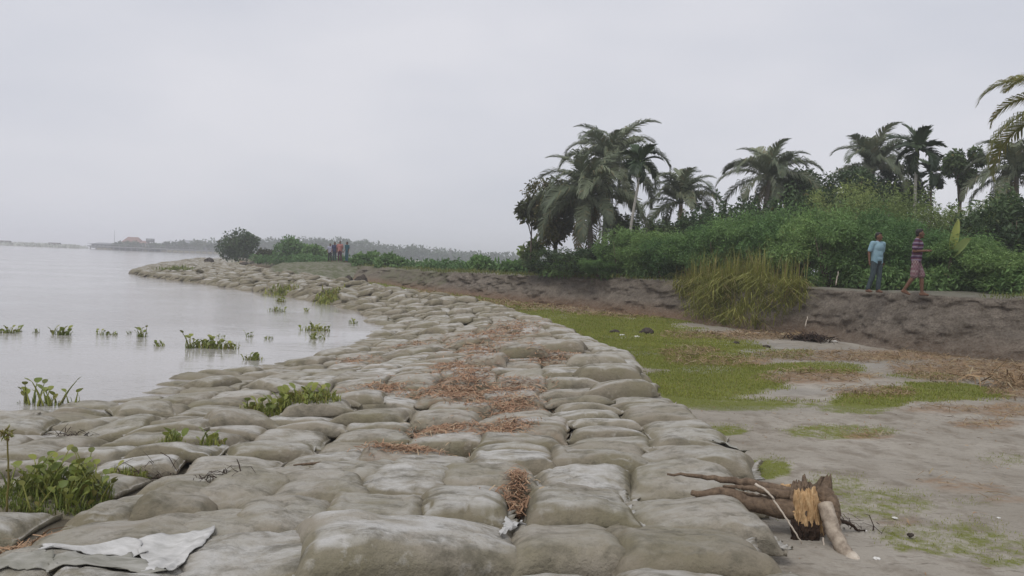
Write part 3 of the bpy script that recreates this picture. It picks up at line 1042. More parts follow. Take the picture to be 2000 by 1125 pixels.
def straws(mb, P0, L, W, rng, up_=0.25, tone=None):
    n = len(P0)
    a = rng.random(n) * 2 * math.pi
    D = np.stack([np.cos(a), np.sin(a), rng.normal(0, up_, n)], -1)
    D /= np.linalg.norm(D, axis=1)[:, None]
    S = np.cross(D, np.array([0, 0, 1.0]) + rng.normal(0, .3, (n, 3)))
    S /= np.linalg.norm(S, axis=1)[:, None] + 1e-6
    L = np.broadcast_to(L, (n,))[:, None]
    W = np.broadcast_to(W, (n,))[:, None]
    bend = np.stack([np.zeros(n), np.zeros(n), np.abs(rng.normal(0, .12, n))], -1) * L
    m = P0 + bend
    V = np.stack([P0 - D * L / 2 - S * W / 2, P0 - D * L / 2 + S * W / 2, m + S * W / 2, m - S * W / 2, P0 + D * L / 2 + S * W * .3, P0 + D * L / 2 - S * W * .3], 1)
    b = np.arange(n)[:, None] * 6
    tone = np.clip(rng.normal(.5, .28, n), 0, 1) if tone is None else tone
    c = np.repeat(np.stack([tone, (rng.random(n) > .82) * .8, np.zeros(n)], -1), 6, 0)
    mb.add(V.reshape(-1, 3), np.concatenate([b + np.array([0, 1, 2, 3]), b + np.array([3, 2, 4, 5])]), None, c)


def scatter(n, box, dens, rng):
    """rejection sample of a density over x0,x1,y0,y1"""
    x = box[0] + (box[1] - box[0]) * rng.random(n)
    y = box[2] + (box[3] - box[2]) * rng.random(n)
    k = rng.random(n) < dens(x, y)
    return x[k], y[k]


rg = np.random.default_rng(5)


def gd(lst):
    def f(x, y):
        z = np.full_like(x, 0.4)
        return blobs(x, y, z, lst) * (sdist(x, y, RE) > 0.05) * (sdist(x, y, BFP) < 0.25)
    return f


turf = MB()
for (n, box, hmin, hmax, wd) in [(190000, (1.2, 9.5, 4.0, 12), .010, .030, .004), (150000, (1.2, 14, 11.5, 20), .025, .06, .010), (120000, (-2, 12, 19.5, 33), .03, .075, .016),
                                 (60000, (-34, 3, 30, 95), .05, .14, .04)]:
    x, y = scatter(n, box, gd(GRASS_B), rg)
    z = ground_z(x, y)
    L = hmin + (hmax - hmin) * rg.random(len(x)) ** 1.5
    blades(turf, np.stack([x, y, z - .004], -1), L * 1.25, wd * (0.7 + .6 * rg.random(len(x))), 0.75, rg, 0.3, np.clip(rg.random(len(x)) * .5 + .7 * (fbm(x * .8, y * .8, 77) + .35), 0, 1), (rg.random(len(x)) < .16) * rg.random(len(x)))
tag(turf.build('grass', MAT['grass'], smooth=False), 'short green turf creeping over the sand', 'grass', kind='stuff')

drift = MB()
for (n, box, l0, l1, wd) in [(18000, (1.2, 10, 4.5, 13), .05, .20, .008), (30000, (1.2, 14, 12.5, 24), .08, .34, .011), (36000, (-12, 12, 23, 48), .12, .4, .026)]:
    x, y = scatter(n, box, gd(STRAW_B), rg)
    z = ground_z(x, y) + np.abs(rg.normal(0, .022, len(x))) + .004
    straws(drift, np.stack([x, y, z], -1), l0 + (l1 - l0) * rg.random(len(x)), wd * (.5 + rg.random(len(x))), rg, .22)
tag(drift.build('straw_drift', MAT['straw'], smooth=False), 'rusty brown dead plant stalks strewn below the bank', 'straw', kind='stuff')

fleck = MB()
x, y = scatter(5200, (1.4, 13, 3.5, 20), lambda x, y: (sdist(x, y, RE) > .1) * (sdist(x, y, BFP) < .1) * sstep(-.15, .25, fbm(x * .9, y * .9, 66)) * (.35 + .65 * sstep(4, 10, y)), rg)
z = ground_z(x, y) + .004
straws(fleck, np.stack([x, y, z], -1), (.015 + .06 * rg.random(len(x)) ** 2) * (.6 + y * .05), .004 + .0006 * y, rg, .1)
tag(fleck.build('plant_flecks', MAT['straw'], smooth=False), 'scattered brown flecks of dead plants on the sand', 'plant debris', kind='stuff')

litter = MB()
for (cx, cy, rx, ry) in RUST:
    n = int(np.clip(rx * ry * 0.8, 160, 1300))
    qx, qy = cx + rx * rg.normal(0, .5, n), cy + ry * rg.normal(0, .5, n)
    pts = np.array([P(a, b, 0.62) for a, b in zip(qx, qy)])
    z = surf(pts[:, 0], pts[:, 1])
    d = pts[:, 1]
    pts[:, 2] = z + .003 + np.abs(rg.normal(0, .012, n))
    straws(litter, pts, (.03 + .14 * rg.random(n)) * (.6 + d * .04), .003 + .0007 * d, rg, .15, np.clip(rg.normal(.45, .25, n), 0, 1))
tag(litter.build('straw_litter', MAT['straw'], smooth=False), 'rusty straw lying in the hollows between sandbags', 'straw', kind='stuff')

# tall grass hanging over the bank corner
reed = MB()
ppx, ppy = pix(BV[..., 0], BV[..., 1], BV[..., 2])
cand = np.argwhere((ppx[8:47] > 1315) & (ppx[8:47] < 1575) & (BV[8:47, :, 1] > 15))
n = 15000
pk = cand[rg.integers(0, len(cand), n)]
cpts = BV[pk[:, 0] + 8, pk[:, 1]] + rg.normal(0, .06, (n, 3))
qx = ppx[pk[:, 0] + 8, pk[:, 1]]
env = np.sin(np.clip((qx - 1308) / 270, 0, 1) * math.pi) ** .8
env *= np.where(pk[:, 0] < 14, env ** 3, 1) * sstep(-.22, .12, fbm(cpts[:, 0] * 1.3, cpts[:, 2] * 2 + cpts[:, 1], 33, 3))
kp = rg.random(n) < env
cpts = cpts[kp]
n = len(cpts)
cl_ = fbm(cpts[:, 0] * 1.1, cpts[:, 1] * 1.1, 35, 3)
blades(reed, cpts - np.array([0, 0, .1]), (.35 + .75 * rg.random(n)) * (1 + 1.2 * cl_), .016 + .016 * rg.random(n), (1.0, 1.0, (-.3, -1, 0), .6), rg, .6, np.clip(rg.normal(.5, .2, n) + 1.1 * cl_, 0, 1), (rg.random(n) < .25) * rg.random(n))
up_ = (pk[kp][:, 0] > 28) & (rg.random(n) < .3)
cu = cpts[up_]
blades(reed, cu, .9 + .7 * rg.random(len(cu)), .016, .35, rg, .2, None, (rg.random(len(cu)) < .5) * rg.random(len(cu)))
tag(reed.build('tall_grass', MAT['reed'], smooth=False), 'long yellow green grass hanging over the bank corner', 'grass', kind='stuff')

# grass and weeds along the lip of the bank
lipg = MB()
vis = (by > 12) & (by < 95)
lx, ly, lz = BV[ROW[16], vis, 0], BV[ROW[16], vis, 1], BV[ROW[16], vis, 2]
m = 9000
ii = rg.integers(0, len(lx), m)
dens = fbm(lx[ii] * .7, ly[ii] * .7, 91)
ok = dens > -.02 - .12 * (ly[ii] > 30)
ii = ii[ok]
m = len(ii)
o_ = rg.normal(.1, .45, m)
pp = np.stack([lx[ii] + .7 * o_ + rg.normal(0, .1, m), ly[ii] + .6 * o_ + rg.normal(0, .1, m), lz[ii] - .05], -1)
dd = np.hypot(pp[:, 0], pp[:, 1])
blades(lipg, pp, (.08 + .2 * rg.random(m)) * (.6 + dd / 60), .008 + dd * .0005, .9, rg, .5, None, (rg.random(m) < .3) * rg.random(m))
tag(lipg.build('lip_grass', MAT['reed'], smooth=False), 'thin weedy grass fringing the top edge of the bank', 'grass', kind='stuff')


# ------------------------------------------------------------------ foliage
def leaf_cloud(mb, centres, radii, n, L, W, rng, droop=0.3, shell=0.6, dead=0.0, toneb=0.0):
    """n leaf-sized folded faces through a set of lobes"""
    centres, radii = np.asarray(centres, float), np.asarray(radii, float)
    if radii.ndim == 1:
        radii = np.stack([radii] * 3, -1)
    vol = radii.prod(1) ** (2 / 3)
    li = rng.choice(len(centres), n, p=vol / vol.sum())
    d = rng.normal(size=(n, 3))
    d /= np.linalg.norm(d, axis=1)[:, None]
    r = shell + (1 - shell) * rng.random(n) ** 0.7
    r *= 1 + .13 * rng.normal(size=n)
    pos = centres[li] + d * r[:, None] * radii[li]
    dr_ = d * .6 + rng.normal(size=(n, 3)) * .6
    dr_[:, 2] -= droop
    dr_ /= np.linalg.norm(dr_, axis=1)[:, None]
    s = np.cross(dr_, rng.normal(size=(n, 3)) * .7 + np.array([0, 0, 1.0]))
    s /= np.linalg.norm(s, axis=1)[:, None] + 1e-6
    nn = np.cross(s, dr_)
    ll = (L * (.6 + .8 * rng.random(n)))[:, None]
    ww = (W * (.6 + .8 * rng.random(n)))[:, None]
    V = np.stack([pos, pos + dr_ * ll * .5 + s * ww * .5 + nn * ww * .15, pos + dr_ * ll - nn * ll * .15, pos + dr_ * ll * .5 - s * ww * .5 + nn * ww * .15], 1)
    lt = rng.random(len(centres))
    tone = np.clip(.25 + .45 * lt[li] + .3 * (rng.random(n) - .3) + toneb, 0, 1)
    de = (rng.random(n) < dead) * rng.random(n)
    mb.add(V.reshape(-1, 3), np.arange(n * 4).reshape(n, 4), None, np.repeat(np.stack([tone, de, np.zeros(n)], -1), 4, 0))


def lobes(n, rx, ry, rz, z0, rng, lr=(.3, .55), squash=.85):
    c, r = [], []
    for i in range(n):
        d = rng.normal(size=3)
        d /= np.linalg.norm(d)
        k = rng.random() ** .5
        c.append((d[0] * rx * k * .8, d[1] * ry * k * .8, z0 + d[2] * rz * k * .8))
        q = lr[0] + (lr[1] - lr[0]) * rng.random()
        r.append((q * min(rx, ry), q * min(rx, ry), q * min(rx, ry) * squash))
    return c, r


def shrub_meshes(tag_, mat, nvar, h, wid, nl, L, W, seed, dead=.05, nstem=7, lob=16):
    o = []
    for k in range(nvar):
        rng = np.random.default_rng(seed + k)
        c, r = lobes(lob, wid, wid, h * .46, h * .52, rng, (.26, .48))
        cr_ = MB()
        leaf_cloud(cr_, c, r, nl, L, W, rng, .35, .35, dead)
        # loose sprays standing above the top so the outline is ragged
        ns = 26
        for s_ in range(ns):
            a, q = rng.random() * 6.28, rng.random() ** .5 * wid * .95
            base = np.array([math.cos(a) * q, math.sin(a) * q, h * (.72 + .2 * rng.random()) * (1 - .25 * (q / wid) ** 2)])
            ln = h * (.13 + .19 * rng.random())
            leaf_cloud(cr_, [base + (0, 0, ln * t) for t in (.2, .5, .8)], [ln * .35, ln * .3, ln * .22], int(nl * .008) + 8, L * .9, W * .9, rng, .2, .2, dead, .15)
        st = MB()
        for s_ in range(nstem):
            a = rng.random() * 6.28
            q = rng.random() * wid * .5
            st.tube([(0.25 * q * math.cos(a), .25 * q * math.sin(a), -.1), (q * .6 * math.cos(a), q * .6 * math.sin(a), h * .3), (q * math.cos(a), q * math.sin(a), h * .75)], [.03, .022, .01], 5)
        o.append((cr_.mesh('crown', mat, False), st.mesh('stem', MAT['bark'])))
    return o


def plateau_z(x, y):
    # nearest point of the bank's plateau rows
    k = ROW[20]
    d = (BV[k, :, 0] - x) ** 2 + (BV[k, :, 1] - y) ** 2
    return float(BV[k, int(d.argmin()), 2])


def put_tree(name, label, cat, meshes, loc, s=(1, 1, 1), rz=0.0, group=None, parts=('crown', 'stem')):
    e = thing(name, label, cat, loc, group, rz)
    e.scale = s
    for nm, me in zip(parts, meshes):
        link(nm, me, e)
    return e


GREEN = shrub_meshes('s', MAT['shrub'], 4, 2.6, 1.15, 9500, .13, .042, 300)
PALE = shrub_meshes('p', MAT['shrub_pale'], 2, 3.0, 1.6, 9500, .125, .034, 330)
DARK = shrub_meshes('d', MAT['tree'], 3, 2.6, 1.5, 5600, .17, .085, 360)
# (px, top py, distance, width scale, kind, label)
SHRUBS = [
    (1255, 478, 33.5, 1.0, GREEN, 'low green shrub at the foot of the slim areca palm'),
    (1300, 470, 32, .95, GREEN, 'green shrub below the single coconut palm right of the big pair'),
    (1350, 462, 31.5, 1.0, GREEN, 'green shrub at the left end of the tall grass'),
    (1400, 448, 31, 1.05, GREEN, 'green shrub behind the left part of the tall grass'),
    (1450, 430, 30.5, 1.1, GREEN, 'taller green shrub behind the middle of the tall grass'),
    (1510, 432, 29.5, 1.1, GREEN, 'bright green shrub behind the right part of the tall grass'),
    (1570, 434, 28, 1.1, GREEN, 'bright green shrub above the bank corner'),
    (1630, 436, 27, 1.1, GREEN, 'bright green shrub left of the man in the blue shirt'),
    (1690, 442, 26.5, 1.05, GREEN, 'green shrub right behind the man in the blue shirt'),
    (1750, 440, 26, 1.0, GREEN, 'green shrub between the two men on the bank'),
    (1820, 462, 25, 1.0, GREEN, 'green shrub behind the man in the striped shirt'),
    (1880, 470, 24, 1.0, GREEN, 'green shrub below the upright banana leaf'),
    (1940, 480, 23, 1.0, GREEN, 'low green shrub second from the right edge'),
    (1995, 500, 22, 1.0, GREEN, 'low green shrub at the right edge above the bank'),
    (1560, 385, 37, 1.4, DARK, 'round dark bush standing behind the shrubs, below the dark treetop'),
    (1650, 374, 36, 1.5, PALE, 'feathery pale green bush in the middle of the thicket'),
    (1730, 384, 34, 1.5, PALE, 'feathery yellowish bush above the man in the blue shirt'),
    (1800, 408, 33, 1.35, PALE, 'feathery pale bush below the two areca palms'),
    (1400, 408, 39, 1.3, DARK, 'dark bush between the single palm and the spreading palm'),
    (1930, 402, 31, 1.3, PALE, 'yellowish green bush under the right-hand dark palm'),
    (1990, 395, 29, 1.3, DARK, 'dark green bush at the right edge behind the shrubs'),
    (1880, 425, 32, 1.2, DARK, 'dark bush behind the upright banana leaf'),
    (1095, 490, 38, 1.1, DARK, 'dark bush under the left of the two big coconut palms'),
    (1140, 500, 36.5, 1.0, DARK, 'dark bush at the trunk of the big coconut palm'),
    (1195, 480, 36, 1.1, DARK, 'dark bush right of the big coconut palm trunk'),
    (1065, 512, 41, .8, DARK, 'low dark bush at the left end of the palm grove'),
    (1240, 430, 42, 1.2, DARK, 'dark bush behind the slim areca palm trunk'),
    (1215, 452, 34.5, 1.0, GREEN, 'green shrub in front of the big palm trunks, left of the areca palm'),
    (1170, 505, 34.5, .8, GREEN, 'low green shrub in front of the big coconut palm'),
    (1290, 440, 41, 1.0, GREEN, 'green bush between areca palm and single coconut palm'),
]
for i, (px, tp, d, ws, kind, lab) in enumerate(SHRUBS):
    t_ = PD(px, tp, d)
    zb = plateau_z(t_[0], t_[1])
    hh = kind[0][0].vertices and (2.6 if kind is not PALE else 3.0)
    s = (t_[2] - zb) / (hh * .96)
    put_tree('shrub', lab, 'shrub', kind[i % len(kind)], (t_[0], t_[1], zb - .02), (ws, ws, s), i * 1.3, 'shrubs along the bank top')

COLUMN = shrub_meshes('c', MAT['shrub'], 3, 2.6, .62, 4600, .13, .042, 350, nstem=3, lob=12)
for i, (px, tp, d) in enumerate([(1272, 446, 33), (1318, 452, 32.5), (1368, 436, 32), (1418, 418, 31.5), (1468, 408, 31), (1525, 404, 30), (1585, 398, 28.8), (1645, 402, 28), (1708, 404, 27.4), (1768, 418, 27), (1850, 446, 26), (1915, 456, 25)]):
    t_ = PD(px, tp, d)
    zb = plateau_z(t_[0], t_[1])
    put_tree('leafy_plant', 'tall upright leafy plant rising out of the front shrubs, %s from the left' % ['first', 'second', 'third', 'fourth', 'fifth', 'sixth', 'seventh', 'eighth', 'ninth', 'tenth', 'eleventh', 'twelfth'][i],
             'plant', COLUMN[i % 3], (t_[0], t_[1], zb - .02), (1, 1, (t_[2] - zb) / 2.6), i * 2.1, 'tall leafy plants among the shrubs')

# undergrowth closing the foot of the thicket
und = MB()
rgu = np.random.default_rng(77)
cc, rr_ = [], []
for px in np.arange(1060, 2060, 9):
    d = np.interp(px, [1060, 1250, 1500, 1700, 2050], [37, 33, 28.8, 25, 20.5]) + rgu.random() * 1.2
    x, y = PD(px, 520, d)[:2]
    z = plateau_z(x, y)
    q = .18 + .28 * rgu.random()
    cc.append((x, y, z + q * .7))
    rr_.append((q * 1.2, q * 1.2, q))
leaf_cloud(und, cc, rr_, 17000, .16, .055, rgu, .2, .4, .1, -.1)
tag(und.build('undergrowth', MAT['shrub'], smooth=False), 'dense low green undergrowth along the path on the bank', 'undergrowth', kind='stuff')


# ------------------------------------------------------------------ broadleaf trees
def broad_tree(name, label, base, h, rx, rz, mat, seed, nl=6000, L=.2, W=.1, dead=.05, trunk=.14, lob=22, ry=None, lean=(0, 0)):
    rng = np.random.default_rng(seed)
    e = thing(name, label, 'tree', base)
    ry = ry or rx
    zc = h - rz
    c, r = lobes(lob, rx, ry, rz, zc, rng, (.22, .42))
    c = [(a[0] + lean[0] * (a[2] / h), a[1] + lean[1], a[2]) for a in c]
    m1 = MB()
    leaf_cloud(m1, c, r, nl, L, W, rng, .3, .45, dead)
    m1.build('crown', mat, e, False)
    m2 = MB()
    m2.tube([(0, 0, -.2), (.03, .02, zc * .4), (lean[0] * .5, lean[1] * .5, zc)], [trunk, trunk * .8, trunk * .45], 8, None, .08, seed)
    for i in range(0, len(c), 2):
        m2.tube([(lean[0] * .3, lean[1] * .3, zc * .65), (c[i][0] * .5, c[i][1] * .5, (zc * .75 + c[i][2]) / 2), c[i]], [trunk * .4, trunk * .25, trunk * .08], 5)
    m2.build('trunk', MAT['bark'], e)
    return e


def tree_at(px, top, d, label, wpx, mat, seed, **k):
    t_ = PD(px, top, d)
    zb = plateau_z(t_[0], t_[1]) if d < 60 else k.pop('zb', 1.2)
    h = (t_[2] - zb) * 1.10
    rx = wpx * d / F / 2 * 1.1
    rz = k.pop('rz', None) or min(h * .46, rx * 1.1)
    return broad_tree('broadleaf_tree', label, (t_[0], t_[1], zb), h, rx, rz, mat, seed, **k)


tree_at(1090, 350, 43, 'olive brown vine-covered tree behind the left big coconut palm', 130, MAT['vine'], 401, rz=2.6, nl=8000, dead=.25)
tree_at(1615, 318, 43, 'dark round tree between the spreading palm and the feathery palm', 165, MAT['tree'], 402, nl=8000)
tree_at(1880, 300, 41, 'dark ragged tree behind the shorter areca palm', 80, MAT['tree'], 403, lob=12, nl=3500)
tree_at(1960, 385, 36, 'broad dark tree under the right-hand palms', 140, MAT['tree'], 404, nl=6000)
tree_at(1560, 338, 44, 'dark tree right of the spreading coconut palm', 120, MAT['tree'], 410, nl=5500)
tree_at(1760, 330, 44, 'dark tree between the feathery palm and the tallest areca palm', 110, MAT['tree'], 411, nl=5000)
tree_at(1690, 335, 42, 'dark tree under the feathery coconut palm', 120, MAT['tree'], 405, nl=5000)
tree_at(1470, 395, 41, 'dark tree under the spreading coconut palm', 120, MAT['tree'], 406, nl=5000)
tree_at(1330, 430, 41, 'dark tree under the single coconut palm', 130, MAT['tree'], 407, nl=5000)
tree_at(1035, 476, 44, 'thin sapling with a few round leaf tufts left of the palms', 45, MAT['shrub_pale'], 408, lob=7, nl=420, L=.34, W=.22, trunk=.05)
tree_at(1040, 392, 43.5, 'sparse leafy branch tree at the left edge of the grove', 60, MAT['vine'], 409, lob=8, nl=700, L=.28, W=.18, trunk=.06, rz=1.2)


# ------------------------------------------------------------------ palms
def frond_mesh(L, rise, droop, nleaf, ll, lw, mat, seed, dead=0.0, hang=.7, tone=.5, stub=False):
    """one pinnate frond growing along +X; rise/droop in radians along the rachis"""
    rng = np.random.default_rng(seed)
    m = MB()
    n = 14
    pts, ang, p = [], rise, np.array([0.0, 0, 0])
    for i in range(n + 1):
        pts.append(p.copy())
        t = i / n
        ang = rise - (rise + droop) * t ** 1.35
        p = p + L / n * np.array([math.cos(ang), .03 * math.sin(t * 3 + seed), math.sin(ang)])
    pts = np.array(pts)
    m.tube(pts, np.linspace(.035, .006, n + 1) * (1.2 if stub else 1), 5, (tone, dead, 0))
    ts = np.linspace(.12, 1.0, nleaf)
    T = np.gradient(pts, axis=0)
    T /= np.linalg.norm(T, axis=1)[:, None]
    fi = ts * n
    i0 = np.minimum(fi.astype(int), n - 1)
    f = (fi - i0)[:, None]
    B = pts[i0] * (1 - f) + pts[i0 + 1] * f
    D = T[i0] * (1 - f) + T[i0 + 1] * f
    for side in (-1, 1):
        k = nleaf
        sd_ = np.tile(np.array([0, side, 0.0]), (k, 1))
        upv = np.cross(D, sd_) * side
        upv[upv[:, 2] < 0] *= -1
        env = np.sin(np.clip(ts * .92 + .1, 0, 1) * math.pi) ** .55
        l = (ll * env * (.8 + .4 * rng.random(k)))[:, None]
        w_ = lw * (.7 + .6 * rng.random(k))[:, None]
        d1 = sd_ * (.85) + D * (.55 + .5 * ts[:, None]) + upv * .25 + rng.normal(0, .10, (k, 3))
        d1 /= np.linalg.norm(d1, axis=1)[:, None]
        d2 = d1 * (1 - hang) + np.array([0, 0, -1.0]) * hang + D * .25 + rng.normal(0, .08, (k, 3))
        d2 /= np.linalg.norm(d2, axis=1)[:, None]
        M_ = B + d1 * l * .5
        E = M_ + d2 * l * .5
        wv = np.cross(d1, upv)
        wv /= np.linalg.norm(wv, axis=1)[:, None] + 1e-6
        V = np.stack([B - wv * w_ * .4, B + wv * w_ * .4, M_ + wv * w_ * .5, M_ - wv * w_ * .5, E], 1)
        b = np.arange(k)[:, None] * 5
        to = np.clip(tone + .35 * (rng.random(k) - .5) + .15 * upv[:, 2], 0, 1)
        de = np.clip(dead + (rng.random(k) < .08) * .5, 0, 1)
        m.add(V.reshape(-1, 3), b + np.array([0, 1, 2, 3]), b + np.array([3, 2, 4]), np.repeat(np.stack([to, de, np.zeros(k)], -1), 5, 0))
    return m.mesh('frond', mat, False)


def fronds(L, mat, seed, ll, lw, nl=46, hang=.72, stub=False):
    return dict(
        up=[frond_mesh(L, R(16), R(40) if stub else R(88), nl, ll, lw, mat, seed + i, 0, hang * .8, .65, stub) for i in range(2)],
        mid=[frond_mesh(L, R(18), R(60) if stub else R(112), nl, ll, lw, mat, seed + 10 + i, 0, hang, .5, stub) for i in range(2)],
        low=[frond_mesh(L, R(12), R(96), nl, ll, lw, mat, seed + 20 + i, .05, hang, .35, stub) for i in range(2)],
        dead=[frond_mesh(L * .9, R(0), R(70), int(nl * .7), ll * .8, lw * .8, mat, seed + 30, .75, .85, .3, stub)])


COCO = fronds(3.7, MAT['palm'], 500, .95, .058, 66, .92)
COCO_N = fronds(3.9, MAT['palm_near'], 540, .85, .045, 84, .92)
ARECA = fronds(1.45, MAT['areca'], 580, .60, .13, 22, .35, True)


def palm(name, label, base, crown, nf, fr, s=1.0, seed=0, dead=2, r0=.16, r1=.10, bark='palm_bark', els=None, a0=0.0, arc=2 * math.pi, group='palms on the bank', shaft=False):
    rng = np.random.default_rng(seed)
    e = thing(name, label, 'palm', base, group)
    c = np.array(crown) - np.array(base)
    t = np.linspace(0, 1, 12)
    bow = np.sin(t * math.pi) * (.06 * c[2])
    pts = np.stack([c[0] * t ** 1.3 - bow * .25, c[1] * t, c[2] * t], -1)
    pts[0][2] -= .2
    m = MB()
    rad = np.interp(t, [0, .12, 1], [r0 * 1.35, r0, r1])
    fine = np.linspace(0, 1, 48)
    fp = np.stack([np.interp(fine, t, pts[:, k]) for k in range(3)], -1)
    fr_r = np.interp(fine, t, rad) * (1 + .07 * (np.arange(48) % 2))
    m.tube(fp, fr_r, 9)
    m.build('trunk', MAT[bark], e)
    if shaft:
        m = MB()
        m.tube([c + (0, 0, -.05), c + (0, 0, .3), c + (0, 0, .62), c + (0, 0, .8)], [r1 * 1.1, r1 * 1.75, r1 * 1.3, r1 * .5], 9, (.9, 0, 0))
        m.build('crownshaft', MAT['shrub_pale'], e)
        c = c + np.array([0, 0, .62])
    ga = 2.39996
    for i in range(nf):
        f = i / (nf - 1)
        el = (els[0] + (els[1] - els[0]) * f) if els else (78 - 118 * f ** .95)
        el += rng.normal(0, 6)
        kind = 'up' if f < .3 else 'mid' if f < .65 else 'low'
        if i >= nf - dead:
            kind = 'dead'
        me = fr[kind][i % len(fr[kind])]
        o = link('frond', me, e, tuple(c))
        az = a0 + (i * ga + rng.normal(0, .15)) * arc / (2 * math.pi) if arc > 6 else a0 + arc * rng.random()
        # wilted fronds hang steeply beside the trunk
        el = max(el, -62) if kind != 'dead' else -58
        o.rotation_euler = (rng.normal(0, .25), -R(el), az)
        k = s * (.85 + .25 * rng.random()) * (.75 if f < .08 else 1)
        o.scale = (k, k, k)
    return e


def palm_at(name, label, px, py, d, bpx, nf, fr, **k):
    c = PD(px, py, d)
    b = PD(bpx, 540, d)
    zb = plateau_z(b[0], b[1]) if 'zb' not in k else k.pop('zb')
    return palm(name, label, (b[0], b[1], zb), c, nf, fr, **k)


palm_at('coconut_palm', 'big coconut palm with drooping grey fronds at the left of the grove', 1152, 388, 40, 1156, 36, COCO, seed=1, s=1.02, dead=4)
palm_at('coconut_palm', 'tallest coconut palm crown rising behind the big left palm', 1196, 318, 44, 1178, 30, COCO, seed=2, s=1.0, dead=3)
palm_at('areca_palm', 'slim areca palm with pale trunk right of the big coconut palms', 1250, 345, 36, 1224, 11, ARECA, seed=3, s=.80, dead=1, r0=.07, r1=.055, bark='pale_bark', shaft=True, group='areca palms')
palm_at('coconut_palm', 'upright coconut palm standing alone in the gap right of the areca palm', 1330, 398, 42, 1330, 24, COCO, seed=4, s=.80, dead=1, els=(82, -12))
palm_at('coconut_palm', 'spreading coconut palm with arching fronds in the middle of the grove', 1503, 352, 42, 1482, 26, COCO, seed=5, s=.84, dead=2, els=(80, -15))
palm_at('coconut_palm', 'feathery coconut palm left of the tall areca palm', 1705, 335, 44, 1700, 26, COCO, seed=6, s=.88, dead=1, els=(80, -12))
palm_at('areca_palm', 'tallest areca palm with thick tufted crown above the thicket', 1790, 318, 38, 1788, 13, ARECA, seed=7, s=1.0, dead=1, r0=.08, r1=.065, bark='pale_bark', shaft=True, group='areca palms')
palm_at('areca_palm', 'shorter dark areca palm right of the tallest one', 1818, 362, 42, 1822, 11, ARECA, seed=8, s=.85, dead=1, r0=.07, r1=.055, bark='bark', shaft=True, group='areca palms')
palm_at('coconut_palm', 'dark coconut palm behind the yellowing fronds at the right edge', 1985, 345, 37, 1990, 26, COCO, seed=9, s=.82, dead=1, els=(70, -30))
palm_at('coconut_palm', 'near coconut palm whose yellowing fronds reach in from the right edge', 2095, 205, 21.5, 2110, 26, COCO_N, seed=12, s=.72, dead=2, els=(72, -40))

# banana plant with one upright pale leaf
b = PD(1852, 540, 23.5)
zb = plateau_z(b[0], b[1])
e = thing('banana_plant', 'banana plant with one upright yellow green leaf right of the striped shirt man', 'banana plant', (b[0], b[1], zb))
m = MB()
m.tube([(0, 0, -.1), (.03, 0, .6), (.06, 0, 1.15)], [.07, .06, .03], 8)
m.build('stem', MAT['bark'], e)


def banana_leaf(l, wd, mat):
    m = MB()
    n = 12
    t = np.linspace(0, 1, n)
    cz, cx = l * t, .10 * l * t ** 2
    ww = wd * np.sin(np.clip(t * .93 + .06, 0, 1) * math.pi) ** .6
    V = np.concatenate([np.stack([cx - ww / 2, -.05 * np.ones(n) * ww, cz], -1), np.stack([cx, .04 * np.ones(n), cz], -1), np.stack([cx + ww / 2, -.05 * ww, cz + .02], -1)])
    q = []
    for i in range(n - 1):
        q += [(i, n + i, n + i + 1, i + 1), (n + i, 2 * n + i, 2 * n + i + 1, n + i + 1)]
    m.add(V, q, None, np.tile(np.repeat(np.linspace(.2, .9, n)[:, None], 3, 1) * np.array([1, 0, 0]), (3, 1)))
    m.tube(np.stack([cx, .05 * np.ones(n), cz], -1), np.linspace(.018, .004, n), 5, (.9, 0, 0))
    return m.mesh('leaf', mat)


bl, bl2 = banana_leaf(1.05, .30, MAT['banana']), banana_leaf(1.2, .34, MAT['shrub_pale'])
o = link('leaf', bl, e, (.06, 0, 1.05))
o.rotation_euler = (0, R(3), R(12))
for az, el in ((265, 60),):
    o = link('leaf', bl2, e, (.05, 0, 1.0))
    o.rotation_euler = (0, R(el), R(az))

# ------------------------------------------------------------------ far bank: bushes, wood, village, jetty
for (px, top, d, wpx, lab, seed, mat) in [
    (462, 455, 100, 92, 'round dark green tree alone on the far point', 601, 'tree'),
    (575, 467, 88, 78, 'green bush mound left of the far group of people', 602, 'shrub'),
    (617, 474, 84, 60, 'green bush just left of the far group of people', 603, 'shrub'),
    (716, 496, 66, 60, 'low green bush right of the far group of people', 604, 'shrub'),
    (765, 506, 60, 70, 'low green bush farther right of the far group, on the bank top', 605, 'shrub'),
    (940, 508, 48, 80, 'low dark green bush on the bank left of the palm grove', 606, 'shrub'),
    (1005, 514, 46, 60, 'low green bush beside the sapling left of the palms', 607, 'shrub'),
    (520, 490, 95, 50, 'pale bush between the round tree and the bush mound', 608, 'vine')]:
    t_ = PD(px, top, d)
    zb = {100: 1.05, 88: 1.2, 84: 1.3, 95: 1.1}.get(d, 1.4)
    h = t_[2] - zb
    rx = wpx * d / F / 2
    broad_tree('far_bush', lab, (t_[0], t_[1], zb), h, rx, h * .5, MAT[mat], seed, nl=3200, L=.34, W=.2, trunk=.12, lob=20)

fu = MB()
cc, rr_ = [], []
for px in np.arange(500, 1070, 5):
    d = np.interp(px, [500, 660, 800, 1000, 1070], [90, 70, 58, 46, 43]) + rgu.random() * 3
    x, y = PD(px, 500, d)[:2]
    q = .25 + .3 * rgu.random()
    cc.append((x, y, float(lip_height(np.array(x), np.array(y))) + q * .4))
    rr_.append((q * 1.5, q * 1.5, q))
leaf_cloud(fu, cc, rr_, 8000, .3, .14, rgu, .2, .4, .15)
tag(fu.build('bank_weeds', MAT['shrub'], smooth=False), 'low green weeds along the far bank top', 'weeds', kind='stuff')

